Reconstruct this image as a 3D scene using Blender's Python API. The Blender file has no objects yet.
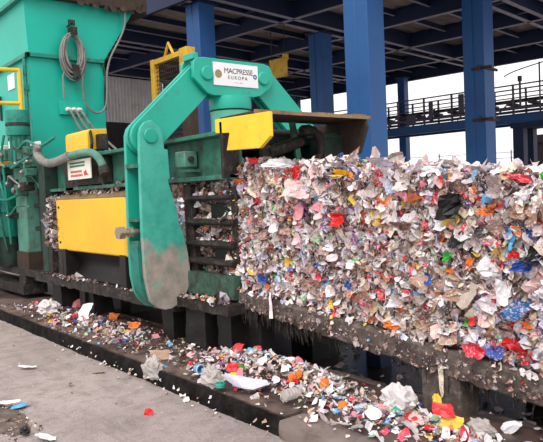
import bpy, bmesh, math, random
from mathutils import Vector, Matrix, noise

C = bpy.context.scene.collection
rnd = random.Random(7)
PI = math.pi


def lin(c):
    return c / 12.92 if c <= 0.04045 else ((c + 0.055) / 1.055) ** 2.4


def rgb(r, g, b):
    return (lin(r / 255), lin(g / 255), lin(b / 255), 1.0)


# ------------------------------------------------------------------ materials
def new_mat(name):
    m = bpy.data.materials.new(name)
    m.use_nodes = True
    nt = m.node_tree
    b = nt.nodes['Principled BSDF']
    return m, nt, b


def noise_node(nt, scale, detail=5, rough=0.6, stretch=None):
    tc = nt.nodes.new('ShaderNodeTexCoord')
    n = nt.nodes.new('ShaderNodeTexNoise')
    n.inputs['Scale'].default_value = scale
    n.inputs['Detail'].default_value = detail
    n.inputs['Roughness'].default_value = rough
    if stretch:
        mp = nt.nodes.new('ShaderNodeMapping')
        mp.inputs['Scale'].default_value = stretch
        nt.links.new(tc.outputs['Object'], mp.inputs['Vector'])
        nt.links.new(mp.outputs['Vector'], n.inputs['Vector'])
    else:
        nt.links.new(tc.outputs['Object'], n.inputs['Vector'])
    return n


def ramp(nt, src, stops):
    r = nt.nodes.new('ShaderNodeValToRGB')
    el = r.color_ramp.elements
    while len(el) > 1:
        el.remove(el[-1])
    el[0].position, el[0].color = stops[0]
    for p, c in stops[1:]:
        e = el.new(p)
        e.color = c
    nt.links.new(src, r.inputs['Fac'])
    return r


def mixc(nt, fac, a, b):
    m = nt.nodes.new('ShaderNodeMix')
    m.data_type = 'RGBA'
    for sock, v in ((m.inputs[0], fac), (m.inputs[6], a), (m.inputs[7], b)):
        if isinstance(v, (tuple, float, int)):
            sock.default_value = v
        else:
            nt.links.new(v, sock)
    return m.outputs[2]


BW = ((0, (0, 0, 0, 1)), (1, (1, 1, 1, 1)))


def worn(name, base, base2, dirt, lo, hi, scale=6.0, rough=0.5, metal=0.0, bump=0.0, fine=None, spec=0.4, stretch=None):
    """paint of two close tones with patches of dirt or rust of their own shape"""
    m, nt, b = new_mat(name)
    n1 = noise_node(nt, scale * 0.5, 4)
    n2 = noise_node(nt, scale * 1.7, 8, 0.7, stretch)
    f1 = ramp(nt, n1.outputs['Fac'], ((0.35, (0, 0, 0, 1)), (0.65, (1, 1, 1, 1))))
    f2 = ramp(nt, n2.outputs['Fac'], ((lo, (0, 0, 0, 1)), (hi, (1, 1, 1, 1))))
    c = mixc(nt, f1.outputs['Color'], base, base2)
    c = mixc(nt, f2.outputs['Color'], c, dirt)
    if fine:
        n3 = noise_node(nt, 60, 3)
        f3 = ramp(nt, n3.outputs['Fac'], ((0.6, (0, 0, 0, 1)), (0.7, (1, 1, 1, 1))))
        c = mixc(nt, f3.outputs['Color'], c, fine)
    nt.links.new(c, b.inputs['Base Color'])
    b.inputs['Roughness'].default_value = rough
    b.inputs['Metallic'].default_value = metal
    b.inputs['Specular IOR Level'].default_value = spec
    if bump:
        bp = nt.nodes.new('ShaderNodeBump')
        bp.inputs['Strength'].default_value = bump
        bp.inputs['Distance'].default_value = 0.02
        nt.links.new(n2.outputs['Fac'], bp.inputs['Height'])
        nt.links.new(bp.outputs['Normal'], b.inputs['Normal'])
    return m


M = {}
M['green'] = worn('green_paint', rgb(36, 172, 150), rgb(26, 158, 136), rgb(60, 120, 105), 0.58, 0.8, 2.5, 0.42)
M['hopper'] = worn('hopper_green_paint', rgb(6, 178, 156), rgb(2, 164, 144), rgb(30, 120, 106), 0.62, 0.85, 1.6, 0.45)
M['green_dirty'] = worn('dirty_green_paint', rgb(62, 132, 112), rgb(48, 108, 92), rgb(58, 54, 46), 0.45, 0.7, 4, 0.6)
M['green_light'] = worn('chalky_green_paint', rgb(116, 196, 172), rgb(84, 172, 150), rgb(104, 124, 108), 0.5, 0.75, 4, 0.5)
M['green_pale'] = worn('faded_green_paint', rgb(92, 150, 132), rgb(72, 128, 112), rgb(88, 84, 74), 0.5, 0.72, 4, 0.6)
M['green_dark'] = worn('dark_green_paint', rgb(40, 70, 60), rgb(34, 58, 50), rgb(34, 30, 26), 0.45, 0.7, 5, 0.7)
M['green_sill'] = worn('grimy_sill_paint', rgb(66, 104, 88), rgb(52, 86, 72), rgb(52, 45, 40), 0.42, 0.62, 6, 0.7)
M['green_teal'] = worn('teal_paint', rgb(26, 140, 122), rgb(22, 120, 104), rgb(36, 50, 44), 0.52, 0.72, 5, 0.5)
M['yellow'] = worn('yellow_paint', rgb(240, 192, 40), rgb(232, 180, 44), rgb(178, 140, 66), 0.55, 0.85, 3, 0.5, stretch=(1, 1, 0.25))
M['yellow_worn'] = worn('chipped_yellow_paint', rgb(240, 205, 50), rgb(232, 192, 40), rgb(160, 130, 60), 0.58, 0.75, 7, 0.5)
M['yellow_frame'] = worn('frame_yellow_paint', rgb(214, 170, 50), rgb(200, 156, 44), rgb(140, 96, 50), 0.5, 0.75, 4, 0.55)
M['rust'] = worn('rusty_steel', rgb(74, 56, 45), rgb(58, 46, 39), rgb(40, 34, 31), 0.45, 0.7, 5, 0.85, bump=0.3)
M['rust_pale'] = worn('pale_rust_edge', rgb(150, 128, 96), rgb(128, 104, 80), rgb(92, 72, 56), 0.5, 0.7, 7, 0.8)
M['grime'] = worn('black_grime_steel', rgb(42, 37, 34), rgb(30, 27, 25), rgb(84, 74, 67), 0.5, 0.68, 9, 0.7, bump=0.5)
M['grime_rail'] = worn('fibre_caked_steel', rgb(98, 86, 80), rgb(72, 63, 59), rgb(136, 122, 114), 0.5, 0.7, 11, 0.85, bump=0.8)
M['grime_black'] = worn('black_oily_steel', rgb(24, 22, 21), rgb(18, 17, 17), rgb(48, 43, 39), 0.55, 0.75, 7, 0.55, bump=0.3)
M['blue'] = worn('blue_column_paint', rgb(36, 90, 148), rgb(28, 76, 132), rgb(52, 80, 106), 0.58, 0.8, 1.5, 0.5)
M['blue_dark'] = worn('dark_blue_beam_paint', rgb(26, 42, 76), rgb(22, 36, 66), rgb(34, 40, 60), 0.5, 0.75, 2, 0.6)
M['flange'] = worn('flange_sky_glint', rgb(150, 150, 166), rgb(134, 134, 150), rgb(98, 96, 106), 0.55, 0.8, 3, 0.5)  # sky glint on the blue beams, put into the colour of their lower flanges
M['deck'] = worn('roof_deck_sheet', rgb(150, 138, 128), rgb(126, 116, 110), rgb(82, 76, 74), 0.45, 0.7, 0.9, 0.8)
M['blue_wall'] = worn('dark_blue_sheet', rgb(34, 52, 98), rgb(30, 46, 88), rgb(30, 36, 56), 0.5, 0.8, 2, 0.6)
M['corr'] = worn('grey_corrugated_sheet', rgb(222, 218, 218), rgb(206, 202, 204), rgb(170, 162, 156), 0.5, 0.8, 1.5, 0.45)
M['opening_dark'] = worn('opening_shade', rgb(38, 36, 38), rgb(32, 30, 32), rgb(26, 24, 26), 0.5, 0.8, 2, 0.8)  # near-black tone painting the shade of an opening
M['steel'] = worn('bare_steel', rgb(150, 146, 140), rgb(128, 124, 120), rgb(96, 84, 72), 0.5, 0.7, 12, 0.35, metal=0.7)
M['steel_bolt'] = worn('dull_bolt_steel', rgb(168, 156, 138), rgb(146, 134, 118), rgb(110, 94, 78), 0.5, 0.7, 14, 0.45, metal=0.3)
M['cable'] = worn('grey_rubber_cable', rgb(140, 138, 132), rgb(120, 118, 114), rgb(92, 88, 84), 0.5, 0.7, 10, 0.6)
M['conv'] = worn('conveyor_steel', rgb(92, 88, 104), rgb(80, 78, 94), rgb(104, 92, 90), 0.5, 0.75, 3, 0.7)
M['white'] = worn('white_enamel', rgb(240, 240, 240), rgb(232, 232, 234), rgb(200, 198, 196), 0.62, 0.85, 5, 0.4)
M['cream'] = worn('cream_enamel', rgb(236, 234, 220), rgb(228, 226, 210), rgb(190, 186, 170), 0.6, 0.85, 6, 0.4)
M['ink'] = worn('dark_ink', rgb(52, 48, 58), rgb(48, 44, 54), rgb(60, 56, 62), 0.6, 0.9, 5, 0.6)
M['ink_green'] = worn('green_ink', rgb(40, 130, 90), rgb(36, 122, 84), rgb(60, 140, 100), 0.6, 0.9, 5, 0.6)
M['ink_red'] = worn('red_ink', rgb(206, 60, 50), rgb(196, 56, 48), rgb(210, 90, 80), 0.6, 0.9, 5, 0.6)
M['ink_blue'] = worn('blue_ink', rgb(70, 90, 160), rgb(64, 84, 150), rgb(90, 110, 170), 0.6, 0.9, 5, 0.6)
M['gold'] = worn('tan_emblem_ink', rgb(160, 140, 100), rgb(150, 130, 92), rgb(120, 104, 76), 0.5, 0.7, 30, 0.6)
M['boundary'] = worn('pale_green_wall', rgb(172, 182, 172), rgb(160, 172, 162), rgb(140, 146, 138), 0.5, 0.8, 1, 0.8)
M['wood'] = worn('far_dark_block', rgb(70, 60, 60), rgb(60, 52, 54), rgb(50, 42, 42), 0.5, 0.8, 2, 0.8)


def arm_paint():
    """green paint rubbed down to pinkish grey primer on the lower half of the arm"""
    m, nt, b = new_mat('rubbed_arm_paint')
    tc = nt.nodes.new('ShaderNodeTexCoord')
    sp = nt.nodes.new('ShaderNodeSeparateXYZ')
    nt.links.new(tc.outputs['Object'], sp.inputs[0])
    n = noise_node(nt, 3.2, 6, 0.62)
    n2 = noise_node(nt, 9, 6, 0.6)
    mr = nt.nodes.new('ShaderNodeMapRange')      # how rubbed the plate is, from the pivot down to the hook
    mr.inputs['From Min'].default_value = 0.50
    mr.inputs['From Max'].default_value = 1.75
    mr.inputs['To Min'].default_value = 0.66
    mr.inputs['To Max'].default_value = -0.12
    nt.links.new(sp.outputs['Z'], mr.inputs['Value'])
    ad = nt.nodes.new('ShaderNodeMath')
    ad.operation = 'ADD'
    nt.links.new(n.outputs['Fac'], ad.inputs[0])
    nt.links.new(mr.outputs['Result'], ad.inputs[1])
    f = ramp(nt, ad.outputs[0], ((0.60, (0, 0, 0, 1)), (0.72, (1, 1, 1, 1))))
    f2 = ramp(nt, n2.outputs['Fac'], ((0.4, (0, 0, 0, 1)), (0.65, (1, 1, 1, 1))))
    g = mixc(nt, f2.outputs['Color'], rgb(70, 178, 158), rgb(54, 160, 142))
    p = mixc(nt, f2.outputs['Color'], rgb(172, 160, 150), rgb(138, 136, 126))
    nt.links.new(mixc(nt, f.outputs['Color'], g, p), b.inputs['Base Color'])
    b.inputs['Roughness'].default_value = 0.5
    return m


M['arm'] = arm_paint()


def concrete():
    """worn yard concrete: broad stains, long scuffs, grit"""
    m, nt, b = new_mat('yard_concrete')
    n1 = noise_node(nt, 0.8, 6, 0.65)
    n2 = noise_node(nt, 5, 8, 0.72)
    n3 = noise_node(nt, 90, 4, 0.75)
    n4 = noise_node(nt, 2.2, 6, 0.7, (0.5, 2.2, 1))
    n5 = noise_node(nt, 26, 5, 0.7)
    f1 = ramp(nt, n1.outputs['Fac'], ((0.36, (0, 0, 0, 1)), (0.66, (1, 1, 1, 1))))
    c = mixc(nt, f1.outputs['Color'], rgb(172, 159, 155), rgb(146, 133, 130))
    f2 = ramp(nt, n2.outputs['Fac'], ((0.46, (0, 0, 0, 1)), (0.72, (1, 1, 1, 1))))
    c = mixc(nt, f2.outputs['Color'], c, rgb(120, 108, 104))
    f4 = ramp(nt, n4.outputs['Fac'], ((0.56, (0, 0, 0, 1)), (0.72, (.7, .7, .7, 1))))
    c = mixc(nt, f4.outputs['Color'], c, rgb(106, 97, 96))
    f5 = ramp(nt, n5.outputs['Fac'], ((0.58, (0, 0, 0, 1)), (0.72, (.8, .8, .8, 1))))
    c = mixc(nt, f5.outputs['Color'], c, rgb(110, 98, 94))
    f3 = ramp(nt, n3.outputs['Fac'], ((0.54, (0, 0, 0, 1)), (0.7, (1, 1, 1, 1))))
    c = mixc(nt, f3.outputs['Color'], c, rgb(194, 182, 177))
    nt.links.new(c, b.inputs['Base Color'])
    b.inputs['Roughness'].default_value = 0.85
    bp = nt.nodes.new('ShaderNodeBump')
    bp.inputs['Strength'].default_value = 0.5
    bp.inputs['Distance'].default_value = 0.012
    nt.links.new(n5.outputs['Fac'], bp.inputs['Height'])
    nt.links.new(bp.outputs['Normal'], b.inputs['Normal'])
    return m


M['concrete'] = concrete()
M['mud'] = worn('wet_muddy_concrete', rgb(96, 76, 68), rgb(72, 57, 52), rgb(46, 38, 36), 0.46, 0.66, 3.5, 0.45, bump=0.4)
M['mud_pale'] = worn('muddy_concrete', rgb(138, 124, 119), rgb(114, 101, 96), rgb(80, 70, 67), 0.5, 0.7, 3.5, 0.55, bump=0.4)
M['kerb'] = worn('black_caked_kerb', rgb(58, 53, 50), rgb(44, 41, 39), rgb(86, 80, 76), 0.55, 0.72, 6, 0.9, bump=1.0)
M['pit'] = worn('pit_mud', rgb(44, 38, 36), rgb(36, 31, 30), rgb(28, 24, 24), 0.5, 0.7, 3, 0.5)
M['dirt'] = worn('crumbled_dirt', rgb(112, 98, 90), rgb(92, 80, 74), rgb(150, 134, 122), 0.52, 0.66, 9, 0.95, bump=1.0)


def water():
    m, nt, b = new_mat('black_water')
    n = noise_node(nt, 2.0, 5)
    c = ramp(nt, n.outputs['Fac'], ((0.4, rgb(34, 29, 28)), (0.7, rgb(50, 42, 40))))
    nt.links.new(c.outputs['Color'], b.inputs['Base Color'])
    b.inputs['Roughness'].default_value = 0.3
    b.inputs['Specular IOR Level'].default_value = 0.15
    n2 = noise_node(nt, 9, 3)
    bp = nt.nodes.new('ShaderNodeBump')
    bp.inputs['Strength'].default_value = 0.12
    bp.inputs['Distance'].default_value = 0.02
    nt.links.new(n2.outputs['Fac'], bp.inputs['Height'])
    nt.links.new(bp.outputs['Normal'], b.inputs['Normal'])
    return m


M['water'] = water()


def scrap_mat():
    """mixed film and paper: each scrap has its own colour, many carry printed blotches"""
    m, nt, b = new_mat('mixed_waste_film')
    at = nt.nodes.new('ShaderNodeAttribute')
    at.attribute_name = 'tint'
    n = noise_node(nt, 58, 3, 0.6)
    f = ramp(nt, n.outputs['Fac'], ((0.53, (0, 0, 0, 1)), (0.57, (1, 1, 1, 1))))
    n2 = noise_node(nt, 36, 2, 0.5)
    pal = ramp(nt, n2.outputs['Fac'], ((0.0, rgb(90, 66, 54)), (0.38, rgb(150, 112, 92)), (0.43, rgb(240, 236, 238)), (0.50, rgb(206, 120, 70)), (0.53, rgb(244, 240, 242)), (0.60, rgb(190, 60, 60)), (0.63, rgb(214, 196, 190)), (0.68, rgb(120, 130, 180))))
    sc = nt.nodes.new('ShaderNodeMath')
    sc.operation = 'MULTIPLY'
    sc.inputs[1].default_value = 0.62
    nt.links.new(f.outputs['Color'], sc.inputs[0])
    nt.links.new(mixc(nt, sc.outputs[0], at.outputs['Color'], pal.outputs['Color']), b.inputs['Base Color'])
    b.inputs['Roughness'].default_value = 0.38
    b.inputs['Specular IOR Level'].default_value = 0.5
    return m


M['scrap'] = scrap_mat()

PAL = {
    'white': (240, 238, 240), 'lavender': (206, 204, 220), 'pale': (214, 208, 208), 'cream': (228, 216, 194), 'grey': (160, 148, 146),
    'beige': (184, 170, 162), 'tan': (170, 140, 118), 'brown': (128, 104, 92), 'darkbrown': (80, 64, 58), 'darkgrey': (72, 68, 72),
    'black': (26, 25, 28), 'red': (212, 36, 42), 'crimson': (222, 60, 84), 'pink': (228, 136, 150), 'palepink': (230, 196, 194),
    'orange': (226, 122, 48), 'yellow': (234, 196, 64), 'blue': (48, 80, 164), 'lightblue': (96, 176, 222), 'tealblue': (24, 92, 142),
    'bluewhite': (190, 204, 234), 'green': (52, 170, 62), 'palegreen': (160, 200, 160), 'purple': (122, 78, 136), 'teal': (40, 160, 140)}
WEIGHT = [('white', 22), ('lavender', 9), ('pale', 17), ('cream', 9), ('grey', 9), ('beige', 15), ('tan', 10), ('brown', 9), ('darkbrown', 6),
          ('darkgrey', 3), ('black', 1.5), ('red', 2.6), ('crimson', 2), ('pink', 3), ('palepink', 7), ('orange', 3), ('yellow', 2.4),
          ('blue', 1.4), ('lightblue', 1.6), ('bluewhite', 4), ('green', .6), ('palegreen', 2), ('purple', .9), ('teal', .4)]
WN = [w[0] for w in WEIGHT]
WV = [w[1] for w in WEIGHT]


def tint(name, r=rnd, jit=0.10):
    c = rgb(*PAL[name])
    k = 1 + r.uniform(-jit, jit)
    return tuple(min(1, max(0, x * k * (1 + r.uniform(-.05, .05)))) for x in c[:3]) + (1,)


def flat_mat(name, c, rough=0.4, alpha=None):
    m, nt, b = new_mat(name)
    n = noise_node(nt, 30, 3)
    f = ramp(nt, n.outputs['Fac'], ((0.35, tuple(x * .86 for x in c[:3]) + (1,)), (0.65, c)))
    nt.links.new(f.outputs['Color'], b.inputs['Base Color'])
    b.inputs['Roughness'].default_value = rough
    if alpha:
        b.inputs['Alpha'].default_value = alpha
    return m


SM = {k: flat_mat(k + '_film', rgb(*v)) for k, v in PAL.items()}
M['clear'] = flat_mat('clear_film', rgb(214, 206, 202), 0.3, 0.55)


# ------------------------------------------------------------------ mesh builder
ROOT = {}


class MB:
    def __init__(s):
        s.v, s.f, s.c = [], [], []

    def add(s, vs, fs, col=None):
        o = len(s.v)
        s.v += [Vector(p) for p in vs]
        s.f += [tuple(i + o for i in f) for f in fs]
        s.c += [col] * len(fs)
        return s

    def box(s, x0, x1, y0, y1, z0, z1, mat=None):
        vs = [(x, y, z) for x in (x0, x1) for y in (y0, y1) for z in (z0, z1)]
        if mat is not None:
            vs = [mat @ Vector(p) for p in vs]
        return s.add(vs, [(0, 1, 3, 2), (4, 6, 7, 5), (0, 4, 5, 1), (2, 3, 7, 6), (0, 2, 6, 4), (1, 5, 7, 3)])

    def prism(s, pts, a0, a1, axis='x'):
        """polygon in the plane across AXIS, extruded from a0 to a1"""
        n = len(pts)

        def P(p, a):
            return {'x': (a, p[0], p[1]), 'y': (p[0], a, p[1]), 'z': (p[0], p[1], a)}[axis]
        vs = [P(p, a0) for p in pts] + [P(p, a1) for p in pts]
        fs = [tuple(range(n))[::-1], tuple(range(n, 2 * n))] + [(i, (i + 1) % n, (i + 1) % n + n, i + n) for i in range(n)]
        return s.add(vs, fs)

    def tube(s, path, r, n=8, cap=True, closed=False):
        path = [Vector(p) for p in path]
        m = len(path)
        rings = []
        up = None
        for i, p in enumerate(path):
            a = path[(i - 1) % m] if closed or i > 0 else p
            b = path[(i + 1) % m] if closed or i < m - 1 else p
            t = (b - a).normalized()
            if up is None:
                up = Vector((0, 0, 1)) if abs(t.z) < .9 else Vector((1, 0, 0))
            e1 = t.cross(up).normalized()
            up = e1.cross(t).normalized()
            rr = r[i] if isinstance(r, (list, tuple)) else r
            rings.append([p + (e1 * math.cos(2 * PI * k / n) + up * math.sin(2 * PI * k / n)) * rr for k in range(n)])
        vs = [q for R in rings for q in R]
        fs = []
        for i in range(m if closed else m - 1):
            j = (i + 1) % m
            for k in range(n):
                fs.append((i * n + k, i * n + (k + 1) % n, j * n + (k + 1) % n, j * n + k))
        if cap and not closed:
            fs += [tuple(range(n))[::-1], tuple(range((m - 1) * n, m * n))]
        return s.add(vs, fs)

    def lathe(s, prof, base=(0, 0, 0), axis='z', n=24):
        """profile of (radius, height) turned about AXIS through base"""
        bx, by, bz = base
        vs = []
        for r, h in prof:
            for k in range(n):
                a = 2 * PI * k / n
                c, q = r * math.cos(a), r * math.sin(a)
                vs.append({'z': (bx + c, by + q, bz + h), 'x': (bx + h, by + c, bz + q), 'y': (bx + c, by + h, bz + q)}[axis])
        m = len(prof)
        fs = [(i * n + k, i * n + (k + 1) % n, (i + 1) * n + (k + 1) % n, (i + 1) * n + k) for i in range(m - 1) for k in range(n)]
        fs += [tuple(range(n))[::-1], tuple(range((m - 1) * n, m * n))]
        return s.add(vs, fs)

    def crumple(s, c, U, V, N, w, h, col=None, n=3, amp=0.35, r=rnd, jag=1.0, rmax=.9):
        """a torn, creased piece of film about w by h around c"""
        creases = []
        for _ in range(3 if n < 5 else 6):
            a = r.uniform(0, 2 * PI)
            creases.append((math.cos(a), math.sin(a), r.uniform(-.35, .35), r.uniform(-1, 1)))
        vs = []
        sz = (w + h) / 2
        rd, sk = r.uniform(0, rmax), r.uniform(-.4, .4)
        for j in range(n + 1):
            for i in range(n + 1):
                x, y = i / n - .5, j / n - .5
                q = max(abs(x), abs(y)) / max(1e-6, math.hypot(x, y))
                x, y = x * (1 - rd + rd * q * 1.1), y * (1 - rd + rd * q * 1.1)
                x += sk * y
                dx, dy = r.uniform(-.09, .09) * 3 / n * jag, r.uniform(-.09, .09) * 3 / n * jag
                z = sum(k * abs(ca * x + sa * y - o) for ca, sa, o, k in creases) + r.uniform(-.12, .12)
                vs.append(c + U * (x + dx) * w + V * (y + dy) * h + N * z * sz * amp)
        fs = [(j * (n + 1) + i, j * (n + 1) + i + 1, (j + 1) * (n + 1) + i + 1, (j + 1) * (n + 1) + i) for j in range(n) for i in range(n)]
        return s.add(vs, fs, col)

    def mesh(s, name, mat, inv=None, smooth=None):
        me = bpy.data.meshes.new(name)
        vs = s.v if inv is None else [inv @ p for p in s.v]
        me.from_pydata([tuple(p) for p in vs], [], s.f)
        if any(c is not None for c in s.c):
            at = me.color_attributes.new('tint', 'FLOAT_COLOR', 'CORNER')
            buf = []
            for f, c in zip(s.f, s.c):
                buf += list(c or (.5, .5, .5, 1)) * len(f)
            at.data.foreach_set('color', buf)
        else:
            bm = bmesh.new()
            bm.from_mesh(me)
            bmesh.ops.recalc_face_normals(bm, faces=bm.faces)
            bm.to_mesh(me)
            bm.free()
        me.materials.append(mat)
        if smooth:
            me.shade_smooth()
            try:
                me.set_sharp_from_angle(angle=math.radians(smooth))
            except Exception:
                pass
        me.update()
        return me

    def build(s, name, mat, parent=None, smooth=35, bev=0, local=False):
        root = parent
        while root is not None and root.parent is not None:
            root = root.parent
        inv = None
        if root is not None and not local:
            inv = ROOT[root.name].inverted()
        o = bpy.data.objects.new(name, s.mesh(name, mat, inv, smooth))
        C.objects.link(o)
        if parent is not None:
            o.parent = parent
        else:
            ROOT[o.name] = Matrix()
        if bev:
            md = o.modifiers.new('bevel', 'BEVEL')
            md.width = bev
            md.segments = 2
            md.limit_method = 'ANGLE'
            md.angle_limit = math.radians(40)
        return o


def tag(o, label=None, cat=None, group=None, kind=None):
    if label:
        o['label'] = label
    if cat:
        o['category'] = cat
    if group:
        o['group'] = group
    if kind:
        o['kind'] = kind
    return o


def thing(name, label, cat, loc=(0, 0, 0), rot=(0, 0, 0), group=None):
    o = bpy.data.objects.new(name, None)
    o.empty_display_size = 0.2
    C.objects.link(o)
    o.location = loc
    o.rotation_euler = rot
    ROOT[o.name] = Matrix.LocRotScale(Vector(loc), __import__('mathutils').Euler(rot), None)
    return tag(o, label, cat, group)


def single(mb, name, mat, label, cat, origin, group=None, smooth=35, bev=0):
    """a thing that is one mesh, with its origin at its base"""
    mb.v = [p - Vector(origin) for p in mb.v]
    o = mb.build(name, mat, None, smooth, bev)
    o.location = origin
    ROOT[o.name] = Matrix.Translation(origin)
    return tag(o, label, cat, group)


def text_mesh(name, txt, size, mat, parent, M4, extrude=0.002, space=1.0):
    cu = bpy.data.curves.new(name, 'FONT')
    cu.body = txt
    cu.size = size
    cu.extrude = extrude
    cu.align_x = 'CENTER'
    cu.align_y = 'CENTER'
    cu.space_character = space
    tmp = bpy.data.objects.new('tmp', cu)
    C.objects.link(tmp)
    bpy.context.view_layer.update()
    me = bpy.data.meshes.new_from_object(tmp.evaluated_get(bpy.context.evaluated_depsgraph_get()))
    bpy.data.objects.remove(tmp)
    root = parent
    while root.parent is not None:
        root = root.parent
    me.transform(ROOT[root.name].inverted() @ M4)
    me.materials.clear()
    me.materials.append(mat)
    me.name = name
    o = bpy.data.objects.new(name, me)
    C.objects.link(o)
    o.parent = parent
    return o


def arc(cy, cz, r, a0, a1, n=10):
    return [(cy + r * math.cos(a0 + (a1 - a0) * i / n), cz + r * math.sin(a0 + (a1 - a0) * i / n)) for i in range(n + 1)]


def smooth_path(pts, k=6):
    """Catmull-Rom through the points"""
    pts = [Vector(p) for p in pts]
    P = [pts[0]] + pts + [pts[-1]]
    out = []
    for i in range(1, len(P) - 2):
        p0, p1, p2, p3 = P[i - 1:i + 3]
        for j in range(k):
            t = j / k
            out.append(.5 * ((2 * p1) + (p2 - p0) * t + (2 * p0 - 5 * p1 + 4 * p2 - p3) * t * t + (3 * p1 - p0 - 3 * p2 + p3) * t ** 3))
    out.append(pts[-1])
    return out


# ------------------------------------------------------------------ camera, sky, light
cam = bpy.data.cameras.new('camera')
cam.sensor_fit = 'HORIZONTAL'
cam.sensor_width = 36
cam.lens = 640 / 543 * 36
cam.clip_start = 0.05
cam.clip_end = 500
co = bpy.data.objects.new('camera', cam)
C.objects.link(co)
yaw, pitch, roll = math.radians(39.1), math.radians(2.6), math.radians(2.5)
F0 = Vector((-math.cos(yaw), math.sin(yaw), 0))
R0 = Vector((math.sin(yaw), math.cos(yaw), 0))
Zv = Vector((0, 0, 1))
Fv = F0 * math.cos(pitch) - Zv * math.sin(pitch)
U0 = Zv * math.cos(pitch) + F0 * math.sin(pitch)
Rv = R0 * math.cos(roll) - U0 * math.sin(roll)
Uv = U0 * math.cos(roll) + R0 * math.sin(roll)
mw = Matrix((Rv, Uv, -Fv)).transposed().to_4x4()
mw.translation = (0, 0, 1.5)
co.matrix_world = mw
bpy.context.scene.camera = co

w = bpy.data.worlds.new('overcast_sky')
bpy.context.scene.world = w
w.use_nodes = True
nt = w.node_tree
bg = nt.nodes['Background']
bg.inputs['Color'].default_value = (1.0, 0.975, 0.985, 1)
bg.inputs['Strength'].default_value = 1.25
sun = bpy.data.lights.new('hazy_sun', 'SUN')
sun.energy = 2.3
sun.angle = math.radians(35)
sun.color = (1.0, 0.96, 0.92)
so = bpy.data.objects.new('hazy_sun', sun)
C.objects.link(so)
so.location = (-2, -4, 9)
so.rotation_euler = Vector((-0.55, 0.75, -1.0)).to_track_quat('-Z', 'Y').to_euler()
vs = bpy.context.scene.view_settings
vs.view_transform = 'Standard'
vs.look = 'None'
vs.gamma = 1
vs.use_curve_mapping = False
vs.exposure = 0.0

# ------------------------------------------------------------------ ground
def st(mb, name, mat, smooth=35):
    o = mb.build(name, mat, None, smooth)
    o['kind'] = 'structure'
    return o


def grid_top(x0, x1, y0, y1, z, nx, ny, amp, sc, z0, seed):
    """slab with a slightly uneven top"""
    mb = MB()
    vs, fs = [], []
    for j in range(ny + 1):
        for i in range(nx + 1):
            x, y = x0 + (x1 - x0) * i / nx, y0 + (y1 - y0) * j / ny
            vs.append((x, y, z + amp * noise.fractal(Vector((x * sc + seed, y * sc, 0)), 1.0, 2.0, 4)))
    fs = [(j * (nx + 1) + i, j * (nx + 1) + i + 1, (j + 1) * (nx + 1) + i + 1, (j + 1) * (nx + 1) + i) for j in range(ny) for i in range(nx)]
    mb.add(vs, fs)
    b = len(vs)
    rim = [i for i in range(nx + 1)] + [(j + 1) * (nx + 1) - 1 for j in range(1, ny + 1)] + \
          [ny * (nx + 1) + i for i in range(nx - 1, -1, -1)] + [j * (nx + 1) for j in range(ny - 1, 0, -1)]
    lo = [(vs[i][0], vs[i][1], z0) for i in rim]
    mb.v += [Vector(p) for p in lo]
    n = len(rim)
    for k in range(n):
        mb.f.append((rim[k], b + k, b + (k + 1) % n, rim[(k + 1) % n]))
        mb.c.append(None)
    return mb


st(grid_top(-40, 9, -7, 2.44, 0.0, 120, 24, 0.008, 1.2, -0.5, 0), 'floor', M['concrete'])


def kerb(x0, x1, y0, y1, z, seed):
    """long low slab with a ragged caked front face"""
    nx = int((x1 - x0) / 0.03)
    mb = MB()
    prof = [(0.0, -0.3), (0.0, 0.0), (0.0, 0.045), (0.004, z * .8), (0.012, z), (0.16, z + .004), (0.32, z), (0.5, z - .004), (y1 - y0, z - 0.012), (y1 - y0, -0.5)]
    vs = []
    for i in range(nx + 1):
        x = x0 + (x1 - x0) * i / nx
        for k, (dy, zz) in enumerate(prof):
            a = noise.fractal(Vector((x * 3.1 + seed, k * 1.7, 0)), 1.0, 2.0, 4)
            b = noise.fractal(Vector((x * 9 + seed, k * 3.1, 5)), 1.0, 2.0, 3)
            wy = 0.012 if 0 < k < 5 else 0.0
            wz = 0.008 if 2 < k < 9 else 0.0
            c_ = noise.noise(Vector((x * 26 + seed, k * 2.3, 9)))
            vs.append((x, y0 + dy + wy * (a + .5 * b + .6 * c_), zz + wz * (a + .5 * b + .5 * c_)))
    m = len(prof)
    fs = [(i * m + k, (i + 1) * m + k, (i + 1) * m + k + 1, i * m + k + 1) for i in range(nx) for k in range(m - 1)]
    fs += [tuple(range(m)), tuple(range(nx * m, nx * m + m))[::-1]]
    mb.add(vs, fs)
    return mb


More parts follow.
